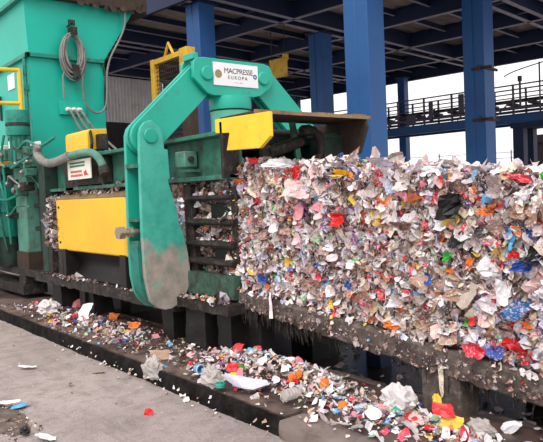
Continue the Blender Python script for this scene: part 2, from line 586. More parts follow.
def kerb_mat():
    """black caked front face, brown mud on the flat top"""
    m, nt, b = new_mat('caked_kerb')
    tc = nt.nodes.new('ShaderNodeTexCoord')
    sp = nt.nodes.new('ShaderNodeSeparateXYZ')
    nt.links.new(tc.outputs['Object'], sp.inputs[0])
    n = noise_node(nt, 6, 7, 0.7)
    n2 = noise_node(nt, 1.6, 5, 0.6)
    top = mixc(nt, ramp(nt, n2.outputs['Fac'], ((0.4, (0, 0, 0, 1)), (0.62, (1, 1, 1, 1)))).outputs['Color'], rgb(122, 104, 97), rgb(78, 65, 61))
    top = mixc(nt, ramp(nt, n.outputs['Fac'], ((0.5, (0, 0, 0, 1)), (0.7, (1, 1, 1, 1)))).outputs['Color'], top, rgb(60, 53, 51))
    face = mixc(nt, ramp(nt, n.outputs['Fac'], ((0.45, (0, 0, 0, 1)), (0.7, (1, 1, 1, 1)))).outputs['Color'], rgb(17, 15, 14), rgb(46, 42, 40))
    fy = ramp(nt, sp.outputs['Y'], ((0.0, (0, 0, 0, 1)), (1.0, (1, 1, 1, 1))))
    mr = nt.nodes.new('ShaderNodeMapRange')          # the caked grease ends a hand's breadth in from the edge
    mr.inputs['From Min'].default_value = 2.435
    mr.inputs['From Max'].default_value = 2.47
    nt.links.new(sp.outputs['Y'], mr.inputs['Value'])
    nt.links.new(mixc(nt, mr.outputs['Result'], face, top), b.inputs['Base Color'])
    b.inputs['Roughness'].default_value = 0.9
    b.inputs['Specular IOR Level'].default_value = 0.15
    bp = nt.nodes.new('ShaderNodeBump')
    bp.inputs['Strength'].default_value = 0.8
    bp.inputs['Distance'].default_value = 0.02
    nt.links.new(n.outputs['Fac'], bp.inputs['Height'])
    nt.links.new(bp.outputs['Normal'], b.inputs['Normal'])
    return m


M['kerbtop'] = kerb_mat()
st(kerb(-30, -2.98, 2.42, 3.4, 0.125, 0), 'trim_1', M['kerbtop'], 60)
st(kerb(-2.97, 3.0, 2.40, 3.4, 0.115, 40), 'trim_2', M['mud_pale'], 60)
st(grid_top(-30, 3, 3.35, 5.05, -0.26, 60, 12, 0.03, 1.5, -0.5, 9), 'floor_pit', M['pit'])
wt = MB()
wt.add([(-8.6, 3.34, -0.10), (3, 3.34, -0.10), (3, 5.02, -0.10), (-8.6, 5.02, -0.10)], [(0, 1, 2, 3)])
tag(wt.build('pit_water', M['water']), 'black standing water in the pit under the bale table', 'water', kind='stuff')
st(grid_top(-60, 30, 5.0, 60, -0.02, 40, 30, 0.006, 0.8, -0.5, 3), 'floor_shed', M['concrete'])

# ------------------------------------------------------------------ the shed: turned 7 degrees from the press
SO = Vector((-6.96, 7.63, 0))
SR = (0, 0, math.radians(7))
SM4 = Matrix.Translation(SO) @ Matrix.Rotation(SR[2], 4, 'Z')


def shed_pt(x, y, z):
    return SM4 @ Vector((x, y, z))


def shed_thing(name, label, cat, x, y, z, group=None):
    return thing(name, label, cat, shed_pt(x, y, z), SR, group)


def shed_build(mb, name, mat, parent=None, **k):
    mb.v = [SM4 @ p for p in mb.v]
    return mb.build(name, mat, parent, **k)


def column(x, y, a, ztop, label, brackets=False):
    t = shed_thing('steel_column', label, 'column', x, y, 0, None)
    h = a / 2
    mb = MB()
    # box section of two channels toe to toe: a shallow seam down two faces
    q = 0.012
    mb.prism([(x - h, y - h), (x - .012, y - h), (x - .012, y - h + q), (x + .012, y - h + q), (x + .012, y - h), (x + h, y - h),
              (x + h, y + h), (x + .012, y + h), (x + .012, y + h - q), (x - .012, y + h - q), (x - .012, y + h), (x - h, y + h)], 0.02, ztop, 'z')
    shed_build(mb, 'shaft', M['blue'], t, bev=0.008)
    shed_build(MB().box(x - h - .12, x + h + .12, y - h - .12, y + h + .12, -0.03, 0.02), 'base_plate', M['blue'], t)
    shed_build(MB().box(x - h - .06, x + h + .06, y - h - .06, y + h + .06, ztop, ztop + .04), 'cap_plate', M['blue_dark'], t)
    if brackets:
        for z in (3.72, 2.72):
            b = MB()
            b.box(x - h * .2, x + h + .16, y - h - .03, y - h, z, z + .05)
            b.box(x + h, x + h + .03, y - h - .03, y + h + .1, z, z + .05)
            b.tube([shedless(x + h * .6, y - h - .05, z - .03), shedless(x + h * .6, y - h - .05, z + .09)], 0.02)
            shed_build(b, 'pipe_bracket', M['rust'], t)
    return t


def shedless(x, y, z):
    return Vector((x, y, z))


column(.04, .04, 0.45, 5.25, 'broad blue steel column behind the middle of the waste bale, nearest of the shed')
column(.10, 3.85, 0.44, 5.25, 'blue steel column with rusty pipe brackets in front of the conveyor', True)
column(-3.85, 0, 0.40, 5.25, 'dark blue steel column beside the yellow frame and behind the sloping green link')
column(-3.93, 3.84, 0.40, 5.25, 'dark blue steel column behind the rusty hood, right of the yellow hanging panel')
column(-6.18, 11.1, 0.27, 5.25, 'slim blue column at the far roof edge, crossed by the conveyor')


def girder(x, label):
    t = shed_thing('roof_girder', label, 'roof beam', x, 5.6, 5.25, 'roof girders on the column rows')
    for s in (-1, 1):
        c = MB().box(x + s * .2 - .008, x + s * .2 + .008, -.4, 11.6, 5.27, 5.62).box(x + s * .2 - .05, x + s * .2 + .05, -.4, 11.6, 5.60, 5.62)
        web = shed_build(c, 'channel', M['blue_dark'], t)
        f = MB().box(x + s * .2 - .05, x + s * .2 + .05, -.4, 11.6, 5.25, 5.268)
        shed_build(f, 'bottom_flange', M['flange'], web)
    for y in (0.0, 1.2, 2.4, 3.7, 5.0, 6.2, 7.4, 8.6, 9.8, 11.0):
        shed_build(MB().box(x - .19, x + .19, y - .06, y + .06, 5.28, 5.29), 'batten_plate', M['blue_dark'], t)
    return t


GL = ['twin channel roof girder right of the bracketed blue column', 'twin channel roof girder over the dark blue column beside the yellow frame',
      'twin channel roof girder deeper in the shed, left of the clamp frame', 'twin channel roof girder on top of the grey corrugated wall']
for x, l in zip((0.06, -3.6, -7.4, -11.1), GL):
    girder(x, l)


def cross_beam(y, zt, label, pale=True, x0=-11.1, x1=4.0):
    t = shed_thing('roof_cross_beam', label, 'roof beam', -4, y, 5.25, 'roof beams across the shed')
    mb = MB().box(x0, x1, y - .008, y + .008, 5.265, zt).box(x0, x1, y - .07, y + .09, zt - .02, zt)
    web = shed_build(mb, 'web', M['blue_dark'], t)
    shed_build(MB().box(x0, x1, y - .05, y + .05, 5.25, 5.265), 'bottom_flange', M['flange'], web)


for y, l in ((2.3, 'dark blue cross beam under the roof, first in from the front columns'), (4.65, 'dark blue cross beam under the roof just behind the bracketed column'),
             (7.05, 'dark blue cross beam under the roof halfway to its far edge'), (9.5, 'dark blue cross beam under the roof just short of its far edge')):
    cross_beam(y, 5.62, l)
mb = MB().box(-11.3, 4.0, 11.56, 11.64, 5.2, 5.85).box(-11.3, 4.0, 11.5, 11.56, 5.2, 5.23)
shed_build(mb, 'trim_3', M['blue_dark'])['kind'] = 'structure'
mb = MB().box(-11.3, 4.0, -.46, -.38, 5.25, 5.9)
shed_build(mb, 'trim_4', M['blue_dark'])['kind'] = 'structure'
xj = -10.7
first = True
while xj < 4.0:
    if min(abs(xj - g) for g in (0.06, -3.6, -7.4, -11.1)) > 0.35:
        t = shed_thing('roof_joist', 'thin dark roof joist with sky glint painted on its lower edge, under the roof sheets', 'roof joist', xj, 5.6, 5.48, 'roof joists under the sheets')
        web = shed_build(MB().box(xj - .006, xj + .006, -.38, 11.56, 5.49, 5.62), 'web', M['blue_dark'], t)
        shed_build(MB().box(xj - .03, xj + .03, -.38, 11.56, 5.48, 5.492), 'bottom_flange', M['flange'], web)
    xj += 0.93
deck = MB()
pts = []
n = 150
for i in range(n + 1):
    pts.append((-11.3 + 15.3 * i / n, 5.625 + (0.03 if i % 4 in (1, 2) else 0)))
poly = pts + [(4.0, 5.72), (-11.3, 5.72)]
deck.prism([(p[0], p[1]) for p in poly], -.4, 11.6, 'y')
shed_build(deck, 'ceiling', M['deck'], smooth=None)['kind'] = 'structure'


def corrugated(x, y0, y1, z0, z1, pitch=0.12, dep=0.035):
    mb = MB()
    n = int((y1 - y0) / pitch)
    a = []
    for i in range(n):
        y = y0 + i * pitch
        a += [(x, y), (x + dep, y + pitch * .2), (x + dep, y + pitch * .5), (x, y + pitch * .7)]
    a.append((x, y0 + n * pitch))
    b = [(p[0] - .012, p[1]) for p in reversed(a)]
    mb.prism([(p[0], p[1]) for p in a + b], z0, z1, 'z')
    return mb


shed_build(corrugated(-11.2, -0.5, 4.6, 3.86, 5.25), 'wall_left', M['corr'], smooth=None)['kind'] = 'structure'
shed_build(MB().box(-11.4, -11.3, -.5, 4.6, 0, 3.9), 'wall_opening_shade', M['opening_dark'])['kind'] = 'structure'  # dark sheet in place of the shaded opening below the corrugated wall
shed_build(corrugated(-11.25, 4.6, 11.55, 0, 5.25, 0.3, 0.05), 'wall_back', M['blue_wall'], smooth=None)['kind'] = 'structure'

# yellow frame beyond the press
t = thing('yellow_guard_frame', 'upright yellow steel frame with a lifting eye, standing between green hopper and sloping link', 'frame', (-8.7, 5.2, -0.02))
MB().box(-9.27, -9.17, 5.15, 5.25, 0, 3.70).build('post', M['yellow_frame'], t, bev=.006)
MB().box(-8.33, -8.12, 5.12, 5.28, 2.9, 3.70).build('post', M['yellow_frame'], t, bev=.006)
tag(MB().box(-8.33, -8.12, 5.12, 5.28, 0, 2.9).build('post_foot', M['rust'], t, bev=.006), 'rust brown lower half of the right post')
MB().box(-9.17, -8.33, 5.16, 5.24, 3.61, 3.69).build('top_rail', M['yellow_frame'], t, bev=.006)
MB().box(-9.17, -8.33, 5.17, 5.23, 2.72, 2.77).build('mid_rail', M['yellow_frame'], t, bev=.006)
MB().tube([(-8.88, 5.2, 3.69), (-8.75, 5.2, 3.88), (-8.62, 5.2, 3.69)], 0.025, 6).build('lifting_eye', M['yellow_frame'], t)
ms = MB()
for i in range(14):
    x = -9.17 + .84 * (i + .5) / 14
    ms.tube([(x, 5.2, .2), (x, 5.2, 3.61)], .006, 4)
for i in range(50):
    z = .2 + 3.4 * (i + .5) / 50
    ms.tube([(-9.17, 5.2, z), (-8.33, 5.2, z)], .006, 4)
ms.build('wire_mesh', M['rust'], t)

# yellow panel hung under a cross beam
t = shed_thing('hanging_yellow_panel', 'yellow steel panel hanging from the roof behind the clamp frame sign', 'panel', -3.9, 2.3, 4.06)
shed_build(MB().box(-4.16, -3.64, 2.27, 2.31, 4.06, 4.48), 'panel', M['yellow_frame'], t, bev=.005)
shed_build(MB().box(-3.74, -3.62, 2.25, 2.33, 4.42, 4.55).box(-4.16, -3.64, 2.25, 2.27, 4.45, 4.48), 'edge_strip', M['yellow_frame'], t)
for x in (-4.10, -3.70):
    shed_build(MB().tube([(x, 2.29, 4.48), (x, 2.29, 5.25)], .008, 6), 'hanger', M['grime'], t)

# conveyor gallery
t = shed_thing('conveyor_gallery', 'long dark conveyor bridge with handrails running high behind the bale', 'conveyor', -2.5, 9.9, 3.1)
X0, X1, Y0, Y1 = -8.5, 3.0, 9.6, 10.5
for y in (Y0, Y1):
    shed_build(MB().box(X0, X1, y - .07, y + .07, 3.38, 3.40).box(X0, X1, y - .01, y + .01, 3.16, 3.38).box(X0, X1, y - .07, y + .07, 3.14, 3.16), 'stringer', M['blue'], t)
x = X0 + .2
while x < X1:
    for y in (Y0, Y1):
        shed_build(MB().box(x - .022, x + .022, y - .03, y + .03, 3.40, 4.24), 'rail_post', M['conv'], t)
    x += 0.95
for y in (Y0, Y1):
    shed_build(MB().tube([(X0, y, 4.22), (X1, y, 4.22)], .022, 6), 'handrail', M['conv'], t)
    shed_build(MB().tube([(X0, y, 3.97), (X1, y, 3.97)], .018, 6), 'mid_rail', M['conv'], t)
    shed_build(MB().box(X0, X1, y - .01, y + .01, 3.52, 3.60), 'toe_board', M['conv'], t)
shed_build(MB().box(X0, X1, 9.75, 10.35, 3.80, 3.83).box(X0, X1, 9.75, 10.35, 3.62, 3.64), 'belt', M['grime'], t)
x = X0 + .45
k = 0
while x < X1:
    b = MB().tube([(x, 9.7, 3.72), (x, 10.4, 3.72)], .06, 8)
    shed_build(b, 'roller', M['conv'], t)
    if k % 2 == 0:
        shed_build(MB().tube([(x - .3, 9.62, 3.42), (x + .2, 9.62, 3.85)], .022, 5), 'brace', M['conv'], t)
    k += 1
    x += 0.62
for x, wd, z0, z1 in ((-3.3, .16, 3.62, 4.18), (-2.9, .12, 3.55, 4.2), (-5.1, .3, 3.42, 3.75), (-4.3, .12, 3.5, 4.1)):
    shed_build(MB().box(x, x + wd, 9.52, 9.6, z0, z1), 'junction_box', M['conv'], t, bev=.01)
for x in (-1.52, 1.4):
    lg = shed_thing('conveyor_trestle', {-1.52: 'blue box trestle carrying the conveyor, right of the bracketed column', 1.4: 'blue box trestle carrying the conveyor beyond the right edge'}[x], 'support', x, 10, 0)
    shed_build(MB().box(x - .15, x + .15, 9.55, 9.85, 0, 3.0), 'leg', M['blue_dark'], lg, bev=.008)
    shed_build(MB().box(x - .15, x + .15, 10.25, 10.55, 0, 3.0), 'leg', M['blue_dark'], lg, bev=.008)
    shed_build(MB().box(x - .2, x + .9, 9.5, 10.6, 3.0, 3.14), 'cap_beam', M['blue_dark'], lg, bev=.008)
# taller guard rail and lamp arm on the right stretch
t = shed_thing('lamp_bracket', 'thin grey pole with a curved arm above the conveyor at the right', 'bracket', -.9, 9.6, 3.4)
shed_build(MB().tube([(-.9, 9.6, 3.14), (-.9, 9.6, 4.75)], .022, 6), 'pole', M['conv'], t)
shed_build(MB().tube(smooth_path([(-1.9, 9.6, 4.50), (-1.6, 9.6, 4.60), (-.9, 9.6, 4.72), (0.2, 9.6, 4.84), (1.4, 9.6, 4.92)]), .016, 6), 'arm', M['conv'], t)
shed_build(MB().tube([(-1.45, 9.6, 3.6), (-1.45, 9.6, 4.4)], .03, 6).box(-1.5, -1.4, 9.57, 9.63, 4.3, 4.45), 'lamp_stem', M['conv'], t)

# far boundary
t = MB()
t.prism([(-17.2, 27.5), (-3.0, 32.0), (-3.1, 32.3), (-17.3, 27.8)], 0, 2.18, 'z')
st(t, 'wall_far', M['boundary'])
single(MB().box(-11.5, -10.7, 21.0, 21.5, 0, 3.0).box(-11.55, -10.65, 20.95, 21.55, 2.8, 3.05), 'dark_hut', M['wood'], 'dark squat block at the far right edge, beyond the conveyor', 'block', (-11.1, 21.2, 0))
t = thing('wire_fence', 'thin wire fence on posts against the white sky behind the bale', 'fence', (-19, 24, 0))
for z in (2.3, 2.55, 2.8):
    MB().tube([(-26, 20, z), (-10, 29.5, z)], .012, 4).build('wire', M['conv'], t)
for k in range(7):
    q = k / 6
    MB().tube([(-26 + 16 * q, 20 + 9.5 * q, 0), (-26 + 16 * q, 20 + 9.5 * q, 2.9)], .03, 5).build('post', M['conv'], t)


def rough_block(x0, x1, y0, y1, z0, z1, step, amp, seed):
    mb = MB()
    bm = bmesh.new()
    bmesh.ops.create_cube(bm, size=1)
    for v in bm.verts:
        v.co = Vector(((x0 + x1) / 2 + v.co.x * (x1 - x0), (y0 + y1) / 2 + v.co.y * (y1 - y0), (z0 + z1) / 2 + v.co.z * (z1 - z0)))
    for ax, a, b in ((0, x0, x1), (1, y0, y1), (2, z0, z1)):
        n = max(2, int((b - a) / step))
        nrm = Vector([1 if k == ax else 0 for k in range(3)])
        for i in range(1, n):
            p = Vector((0, 0, 0))
            p[ax] = a + (b - a) * i / n
            bmesh.ops.bisect_plane(bm, geom=bm.verts[:] + bm.edges[:] + bm.faces[:], plane_co=p, plane_no=nrm)
    bm.normal_update()
    for v in bm.verts:
        v.co += v.normal * amp * noise.fractal(v.co * 7 + Vector((seed, 0, 0)), 1.0, 2.0, 3)
    bm.verts.index_update()
    mb.add([v.co.copy() for v in bm.verts], [tuple(q.index for q in f.verts) for f in bm.faces])
    bm.free()
    return mb



# ------------------------------------------------------------------ the baling press
P = thing('baling_press', 'long green baling press with a yellow side panel and a clamp frame over its outlet', 'press', (-6.5, 3.8, -0.26))


def part(mb, name, mat, parent=None, label=None, **k):
    o = mb.build(name, M[mat] if isinstance(mat, str) else mat, parent or P, **k)
    if label:
        o['label'] = label
    return o


# long channel-section beams along both sides, plus the roof of the chamber
def side_beam(y, s):
    mb = MB()
    mb.box(-8.55, -4.38, min(y, y + s * .03), max(y, y + s * .03), 1.66, 2.00)
    mb.box(-8.55, -4.36, min(y - s * .14, y + s * .06), max(y - s * .14, y + s * .06), 2.00, 2.035)
    mb.box(-8.55, -4.36, min(y - s * .12, y + s * .04), max(y - s * .12, y + s * .04), 1.625, 1.665)
    for x in (-7.2, -6.3, -5.6):
        mb.box(x - .012, x + .012, min(y - s * .1, y), max(y - s * .1, y), 1.665, 2.0)
    return mb


b1 = part(side_beam(3.24, 1), 'side_beam', 'green_dirty', bev=.004)
part(side_beam(4.36, -1), 'side_beam', 'green_dirty', bev=.004)
part(MB().box(-4.40, -4.36, 3.06, 3.22, 1.63, 2.10), 'end_plate', 'grime', b1, bev=.004)
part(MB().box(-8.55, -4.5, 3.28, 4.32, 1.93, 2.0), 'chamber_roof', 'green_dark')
# lug bolted on the beam right of the arm
lug = part(MB().box(-5.17, -5.0, 3.08, 3.22, 1.755, 1.905), 'lug', 'green_pale', bev=.012)
part(MB().lathe([(.03, 0), (.03, .03), (.02, .035)], (-5.0, 3.14, 1.83), 'x', 6), 'bolt', 'grime', lug)
part(MB().box(-5.17, -4.95, 3.1, 3.22, 1.71, 1.735), 'shelf', 'green_dirty', lug)

# clamp arms
OUT = [(2.66, 1.83)] + [(2.80 - .14 * math.cos(a), 2.04 + .14 * math.sin(a)) for a in [i * PI / 10 for i in range(0, 11)]][::1]
OUT = [(2.64, 1.13), (2.655, 1.83), (2.66, 2.06), (2.68, 2.12), (2.72, 2.165), (2.79, 2.19), (2.86, 2.175), (2.92, 2.125), (2.945, 2.06), (2.955, 1.93), (2.99, 1.925),
       (3.00, 1.66), (2.975, 1.65), (3.01, 1.46), (3.045, 1.33), (3.05, 1.26), (3.09, 1.16), (3.13, 0.98), (3.145, 0.82), (3.135, 0.68), (3.08, 0.57),
       (3.00, 0.505), (2.93, 0.475), (2.86, 0.475), (2.79, 0.50), (2.72, 0.565), (2.67, 0.65), (2.645, 0.80)]
NEAR = [((y + .03 if y < 2.8 and z > .6 else (y - .02 if z > 1.6 else y)), z) for y, z in OUT]


def mir(pts, f):
    return pts if not f else [(7.60 - y, z) for y, z in pts][::-1]


def clamp_arm(f):
    a = part(MB().prism(mir(NEAR, f), -5.145, -5.10, 'x'), 'clamp_arm', 'arm', label=None if f else 'big green arm rubbed grey at its hooked foot', bev=.005)
    part(MB().prism(mir(OUT, f), -5.345, -5.30, 'x'), 'back_plate', 'green', a, bev=.005)
    sp = MB()
    for z0, z1 in ((1.765, 1.80), (1.285, 1.315), (1.085, 1.115)):
        p = mir([(2.645, z0), (2.98, z0), (2.98, z1), (2.645, z1)], f)
        sp.prism(p, -5.305, -5.14, 'x')
    web = mir([(2.86, 0.55), (2.9, 0.55), (2.9, 1.9), (2.86, 1.9)], f)
    sp.prism(web, -5.305, -5.14, 'x')
    part(sp, 'web_plates', 'green_dirty', a)
    # the closed front of the hook
    sh = [(2.64, 1.085), (2.64, 1.0), (2.645, .80), (2.67, .65), (2.72, .565), (2.79, .50), (2.86, .478), (2.93, .478), (3.0, .508),
          (2.98, .54), (2.92, .51), (2.86, .51), (2.80, .53), (2.745, .59), (2.70, .67), (2.675, .81), (2.67, 1.0), (2.67, 1.085)]
    part(MB().prism(mir(sh, f), -5.30, -5.145, 'x'), 'hook_cover', 'green_teal', a)
    y = 7.60 - 2.80 if f else 2.80
    pin = part(MB().lathe([(.068, -.30), (.068, .012), (.06, .02), (.0, .02)], (-5.10, y, 2.045), 'x', 28), 'pivot_pin', 'green', a, bev=0)
    return a


A1 = clamp_arm(False)
clamp_arm(True)
bl = MB()
bl.lathe([(.026, 0), (.026, .2)], (-5.235, 2.54, 1.195), 'y', 12)
bl.lathe([(.06, 0), (.06, .06), (.045, .065)], (-5.235, 2.50, 1.195), 'y', 6)
bl.lathe([(.05, 0), (.05, .04)], (-5.235, 2.60, 1.195), 'y', 6)
part(bl, 'adjusting_bolt', 'steel_bolt', A1, 'dull steel bolt with a hexagon head')

# sloping links from the arms up to the crosshead


def link(f):
    p, q = Vector((2.80, 2.045)), Vector((3.455, 2.645))
    d = (q - p).normalized()
    n = Vector((-d.y, d.x))
    hw = .155
    pts = []
    for c, a0 in ((p, math.atan2(n.y, n.x)), (q, math.atan2(-n.y, -n.x))):
        for i in range(9):
            a = a0 + PI * i / 8
            pts.append((c.x + hw * math.cos(a), c.y + hw * math.sin(a)))
    pts = mir(pts, f)
    l = part(MB().prism(pts, -5.205, -5.16, 'x'), 'toggle_link', 'green', bev=.006)
    part(MB().prism(pts, -5.29, -5.245, 'x'), 'rear_plate', 'green', l, bev=.006)
    c0, c1 = p + d * .25, q - d * .25
    e = [(c0 - n * .11), (c1 - n * .11), (c1 + n * .11), (c0 + n * .11)]
    part(MB().prism(mir([(v.x, v.y) for v in e], f), -5.25, -5.20, 'x'), 'spacer', 'green_dirty', l)
    return l


link(False)
link(True)
# crosshead with its nameplate
CH = [(3.285, 2.60), (3.29, 2.745), (3.325, 2.785), (3.40, 2.80), (4.13, 2.80), (4.20, 2.785), (4.235, 2.735), (4.24, 2.62), (4.21, 2.56), (4.08, 2.475), (4.0, 2.455),
      (3.50, 2.445), (3.43, 2.465)]
cr = part(MB().prism(CH, -5.145, -5.10, 'x'), 'crosshead', 'green', bev=.006)
part(MB().prism(CH, -5.345, -5.305, 'x'), 'rear_plate', 'green', cr, bev=.006)
part(MB().box(-5.31, -5.14, 3.55, 4.02, 2.45, 2.78), 'core_block', 'green', cr)
for y in (3.435, 4.115):
    part(MB().lathe([(.068, -.26), (.068, .014), (.058, .024), (.0, .024)], (-5.10, y, 2.65), 'x', 28), 'link_pin', 'green', cr)
for y0, y1 in ((3.36, 3.40),):
    part(MB().box(-5.30, -5.12, 3.30, 3.36, 2.78, 2.84), 'lifting_lug', 'green', cr, bev=.006)
np_ = part(MB().box(-5.10, -5.092, 3.505, 4.045, 2.545, 2.765), 'nameplate', 'white', cr, 'white nameplate with dark lettering', bev=.002)
# nameplate lettering: plane facing +X, reading towards +Y
def face_x(y, z, x=-5.0915):
    return Matrix(((0, 0, 1, x), (1, 0, 0, y), (0, 1, 0, z), (0, 0, 0, 1)))


text_mesh('company_lettering', 'MACPRESSE', .073, M['ink'], np_, face_x(3.805, 2.690), .001, .92)
text_mesh('subtitle_lettering', 'EUROPA', .048, M['ink'], np_, face_x(3.79, 2.628), .001, 1.45)
text_mesh('small_print', 'w w w   m a c', .016, M['ink_red'], np_, face_x(3.80, 2.583), .001, 1.1)
for nm, y, r0, r1, mt in (('round_emblem', 3.562, 0, .04, 'gold'), ('round_seal', 4.005, .010, .024, 'ink_blue')):
    mb = MB()
    n = 24
    if r0 == 0:
        mb.add([(-5.0905, y + r1 * math.cos(2 * PI * k / n), 2.655 + r1 * math.sin(2 * PI * k / n)) for k in range(n)], [tuple(range(n))])
    else:
        vs = [(-5.0905, y + r * math.cos(2 * PI * k / n), 2.655 + r * math.sin(2 * PI * k / n)) for r in (r0, r1) for k in range(n)]
        mb.add(vs, [(k, (k + 1) % n, n + (k + 1) % n, n + k) for k in range(n)])
    part(mb, nm, mt, np_)
# clamp cylinder under the crosshead
cy = part(MB().lathe([(.20, 0), (.20, .30), (.203, .31)], (-5.21, 3.77, 2.0), 'z', 40), 'clamp_cylinder', 'green_light')
part(MB().lathe([(.19, 0), (.19, .015)], (-5.21, 3.77, 2.31), 'z', 40), 'gland_ring', 'grime_black', cy)
part(MB().lathe([(.208, 0), (.212, .02), (.212, .08), (.205, .125)], (-5.21, 3.77, 2.325), 'z', 40), 'head_collar', 'green', cy)

# hood over the outlet: rusty roof plate, far cheek, yellow near flange
hd = part(MB().box(-4.5, -4.0, 3.14, 4.46, 2.13, 2.15), 'outlet_hood', 'rust', label='rusty hood plate over the outlet', bev=.004)
part(MB().box(-4.0, -3.98, 3.12, 4.46, 2.125, 2.155), 'front_edge', 'rust_pale', hd)
part(MB().prism([(-5.0, 2.13), (-4.0, 2.13), (-3.98, 2.05), (-4.08, 1.82), (-5.0, 1.82)], 4.40, 4.43, 'y'), 'far_cheek', 'rust', hd, bev=.004)
part(MB().box(-4.35, -4.05, 3.85, 4.05, 2.152, 2.172), 'loose_strap', 'rust_pale', hd)
part(MB().box(-4.3, -4.02, 4.28, 4.44, 2.152, 2.172), 'loose_strap', 'rust_pale', hd)
part(MB().prism([(-4.46, 2.125), (-3.74, 2.105), (-3.74, 1.92), (-3.87, 1.84), (-4.31, 1.855), (-4.26, 1.995), (-4.46, 2.01)], 3.06, 3.095, 'y'),
     'near_flange', 'yellow_worn', hd, 'chipped yellow flange plate', bev=.004)
part(MB().tube([(-4.62, 3.25, 2.0), (-4.62, 4.4, 2.02)], .07, 12), 'cross_tube', 'grime_black', hd)
part(MB().tube([(-4.35, 3.52, 1.84), (-4.4, 3.95, 1.95)], .055, 10).lathe([(.07, -.03), (.07, .03)], (-4.35, 3.52, 1.84), 'x', 12), 'tie_rod', 'grime', hd)
hose = [(-4.32, 3.98 + .16 * math.sin(a), 1.90 + .16 * math.cos(a)) for a in [(-.5 + 3.0 * i / 16) for i in range(17)]]
part(MB().tube(hose, [.036 + .007 * (i % 2) for i in range(17)], 10), 'ribbed_hose', 'grime', hd)
part(MB().box(-4.5, -4.3, 4.16, 4.40, 1.78, 2.0).box(-4.52, -4.28, 4.14, 4.42, 1.98, 2.01), 'valve_block', 'green_dark', hd, bev=.008)
part(MB().prism([(3.84, 2.13), (3.90, 2.13), (3.96, 1.80), (3.90, 1.78)], -4.42, -4.39, 'x'), 'hanger_plate', 'green_dirty', hd, bev=.004)

# grate at the outlet throat
gr = part(MB().prism([(-5.22, 1.60), (-5.10, 1.60), (-5.06, .90), (-5.0, .72), (-5.2, .72)], 3.18, 3.26, 'y'), 'throat_grate', 'grime', bev=.006)
part(MB().box(-4.47, -4.39, 3.19, 3.26, .86, 1.56), 'post', 'grime', gr, bev=.006)
for z, h in ((1.47, .05), (1.255, .055), (1.06, .055), (.90, .06)):
    part(MB().box(-5.14, -4.41, 3.15, 3.24, z - h / 2, z + h / 2).box(-5.14, -4.41, 3.13, 3.15, z - h / 2 + .015, z + h / 2 - .01), 'bar', 'grime', gr, bev=.006)
part(MB().box(-4.76, -4.42, 3.2, 3.24, .92, 1.03), 'blanking_plate', 'grime_black', gr)
part(MB().box(-4.82, -4.46, 3.22, 3.26, 1.28, 1.42), 'blanking_plate', 'grime_black', gr)
part(rough_block(-5.3, -4.38, 3.12, 3.20, .60, .80, .04, .01, 5), 'throat_sill', 'green_sill', label='grimy green sill under the throat')
part(rough_block(-5.35, -4.30, 2.99, 3.35, .49, .575, .05, .02, 31), 'sill_ledge', 'grime')

# yellow side panel
yp = part(MB().box(-8.08, -6.14, 3.03, 3.20, .88, 1.52), 'side_panel', 'yellow', label='smooth yellow side panel', bev=.02)
part(MB().prism([(3.03, 1.52), (3.20, 1.60), (3.22, 1.60), (3.20, 1.5), (3.05, 1.5)], -8.08, -6.14, 'x'), 'top_lip', 'rust_pale', yp)
for x, z in ((-7.98, 1.42), (-7.98, .98)):
    part(MB().lathe([(.018, 0), (.014, -.012)], (x, 3.03, z), 'y', 8), 'rivet', 'grime', yp)
# dark lower side and base
ls = MB()
n = 8
prof = [(3.10 + .10 * math.sin(PI * i / n), .55 + .33 * i / n) for i in range(n + 1)]
ls.prism(prof + [(3.3, .88), (3.3, .55)], -7.78, -6.18, 'x')
part(ls, 'lower_side', 'grime_black')
part(MB().box(-6.32, -6.18, 3.02, 3.2, .50, .90), 'stiffener', 'grime_black', bev=.006)
part(MB().box(-8.12, -7.98, 3.04, 3.2, .50, .90), 'stiffener', 'grime', bev=.006)
part(MB().box(-7.86, -7.78, 3.0, 3.2, .50, .90), 'stiffener', 'grime_black', bev=.006)
part(rough_block(-8.9, -5.15, 2.98, 3.22, .43, .54, .05, .016, 12), 'base_beam', 'grime')
part(MB().box(-11.4, -4.5, 3.9, 4.4, .3, .54), 'base_beam', 'grime_black')
for x, w_, y in ((-8.42, .3, 3.05), (-7.55, .16, 3.06), (-7.36, .13, 3.1), (-5.55, .2, 3.08), (-5.1, .34, 3.06), (-4.62, .2, 3.1)):
    part(rough_block(x, x + w_, y, y + .25, .10, .48, .05, .014, x), 'leg', 'grime_black')
for x in (-10.6, -8.4, -6.5, -4.7):
    part(MB().box(x, x + .3, 4.0, 4.35, -.30, .32), 'leg', 'grime_black')

# fittings on the near side: pipe, caution board, cap
part(MB().box(-7.62, -6.80, 3.1, 3.22, 1.68, 1.99).box(-7.95, -7.7, 3.12, 3.3, 1.62, 1.95), 'cable_tray', 'grime')
cb = part(MB().box(-7.52, -6.86, 2.99, 3.005, 1.745, 1.975), 'caution_board', 'cream', label='cream board with green and red lettering', bev=.002)
t1, t2 = MB(), MB()
for row, z in enumerate((1.935, 1.90)):
    x = -7.44
    while x < -7.02:
        w_ = rnd.uniform(.012, .03)
        t1.box(x, min(x + w_, -7.0), 2.985, 2.99, z - .011, z + .011)
        x += w_ + .014
for row, z in enumerate((1.835, 1.79)):
    x = -7.42
    while x < -7.1:
        w_ = rnd.uniform(.012, .03)
        t2.box(x, x + w_, 2.985, 2.99, z - .013, z + .013)
        x += w_ + .018
t2.prism([(-7.04, 1.82), (-6.98, 1.845), (-6.97, 1.815), (-6.91, 1.78), (-6.99, 1.79), (-7.02, 1.775)], 2.985, 2.99, 'y')
part(t1, 'green_lettering', 'ink_green', cb)
part(t2, 'red_lettering', 'ink_red', cb)
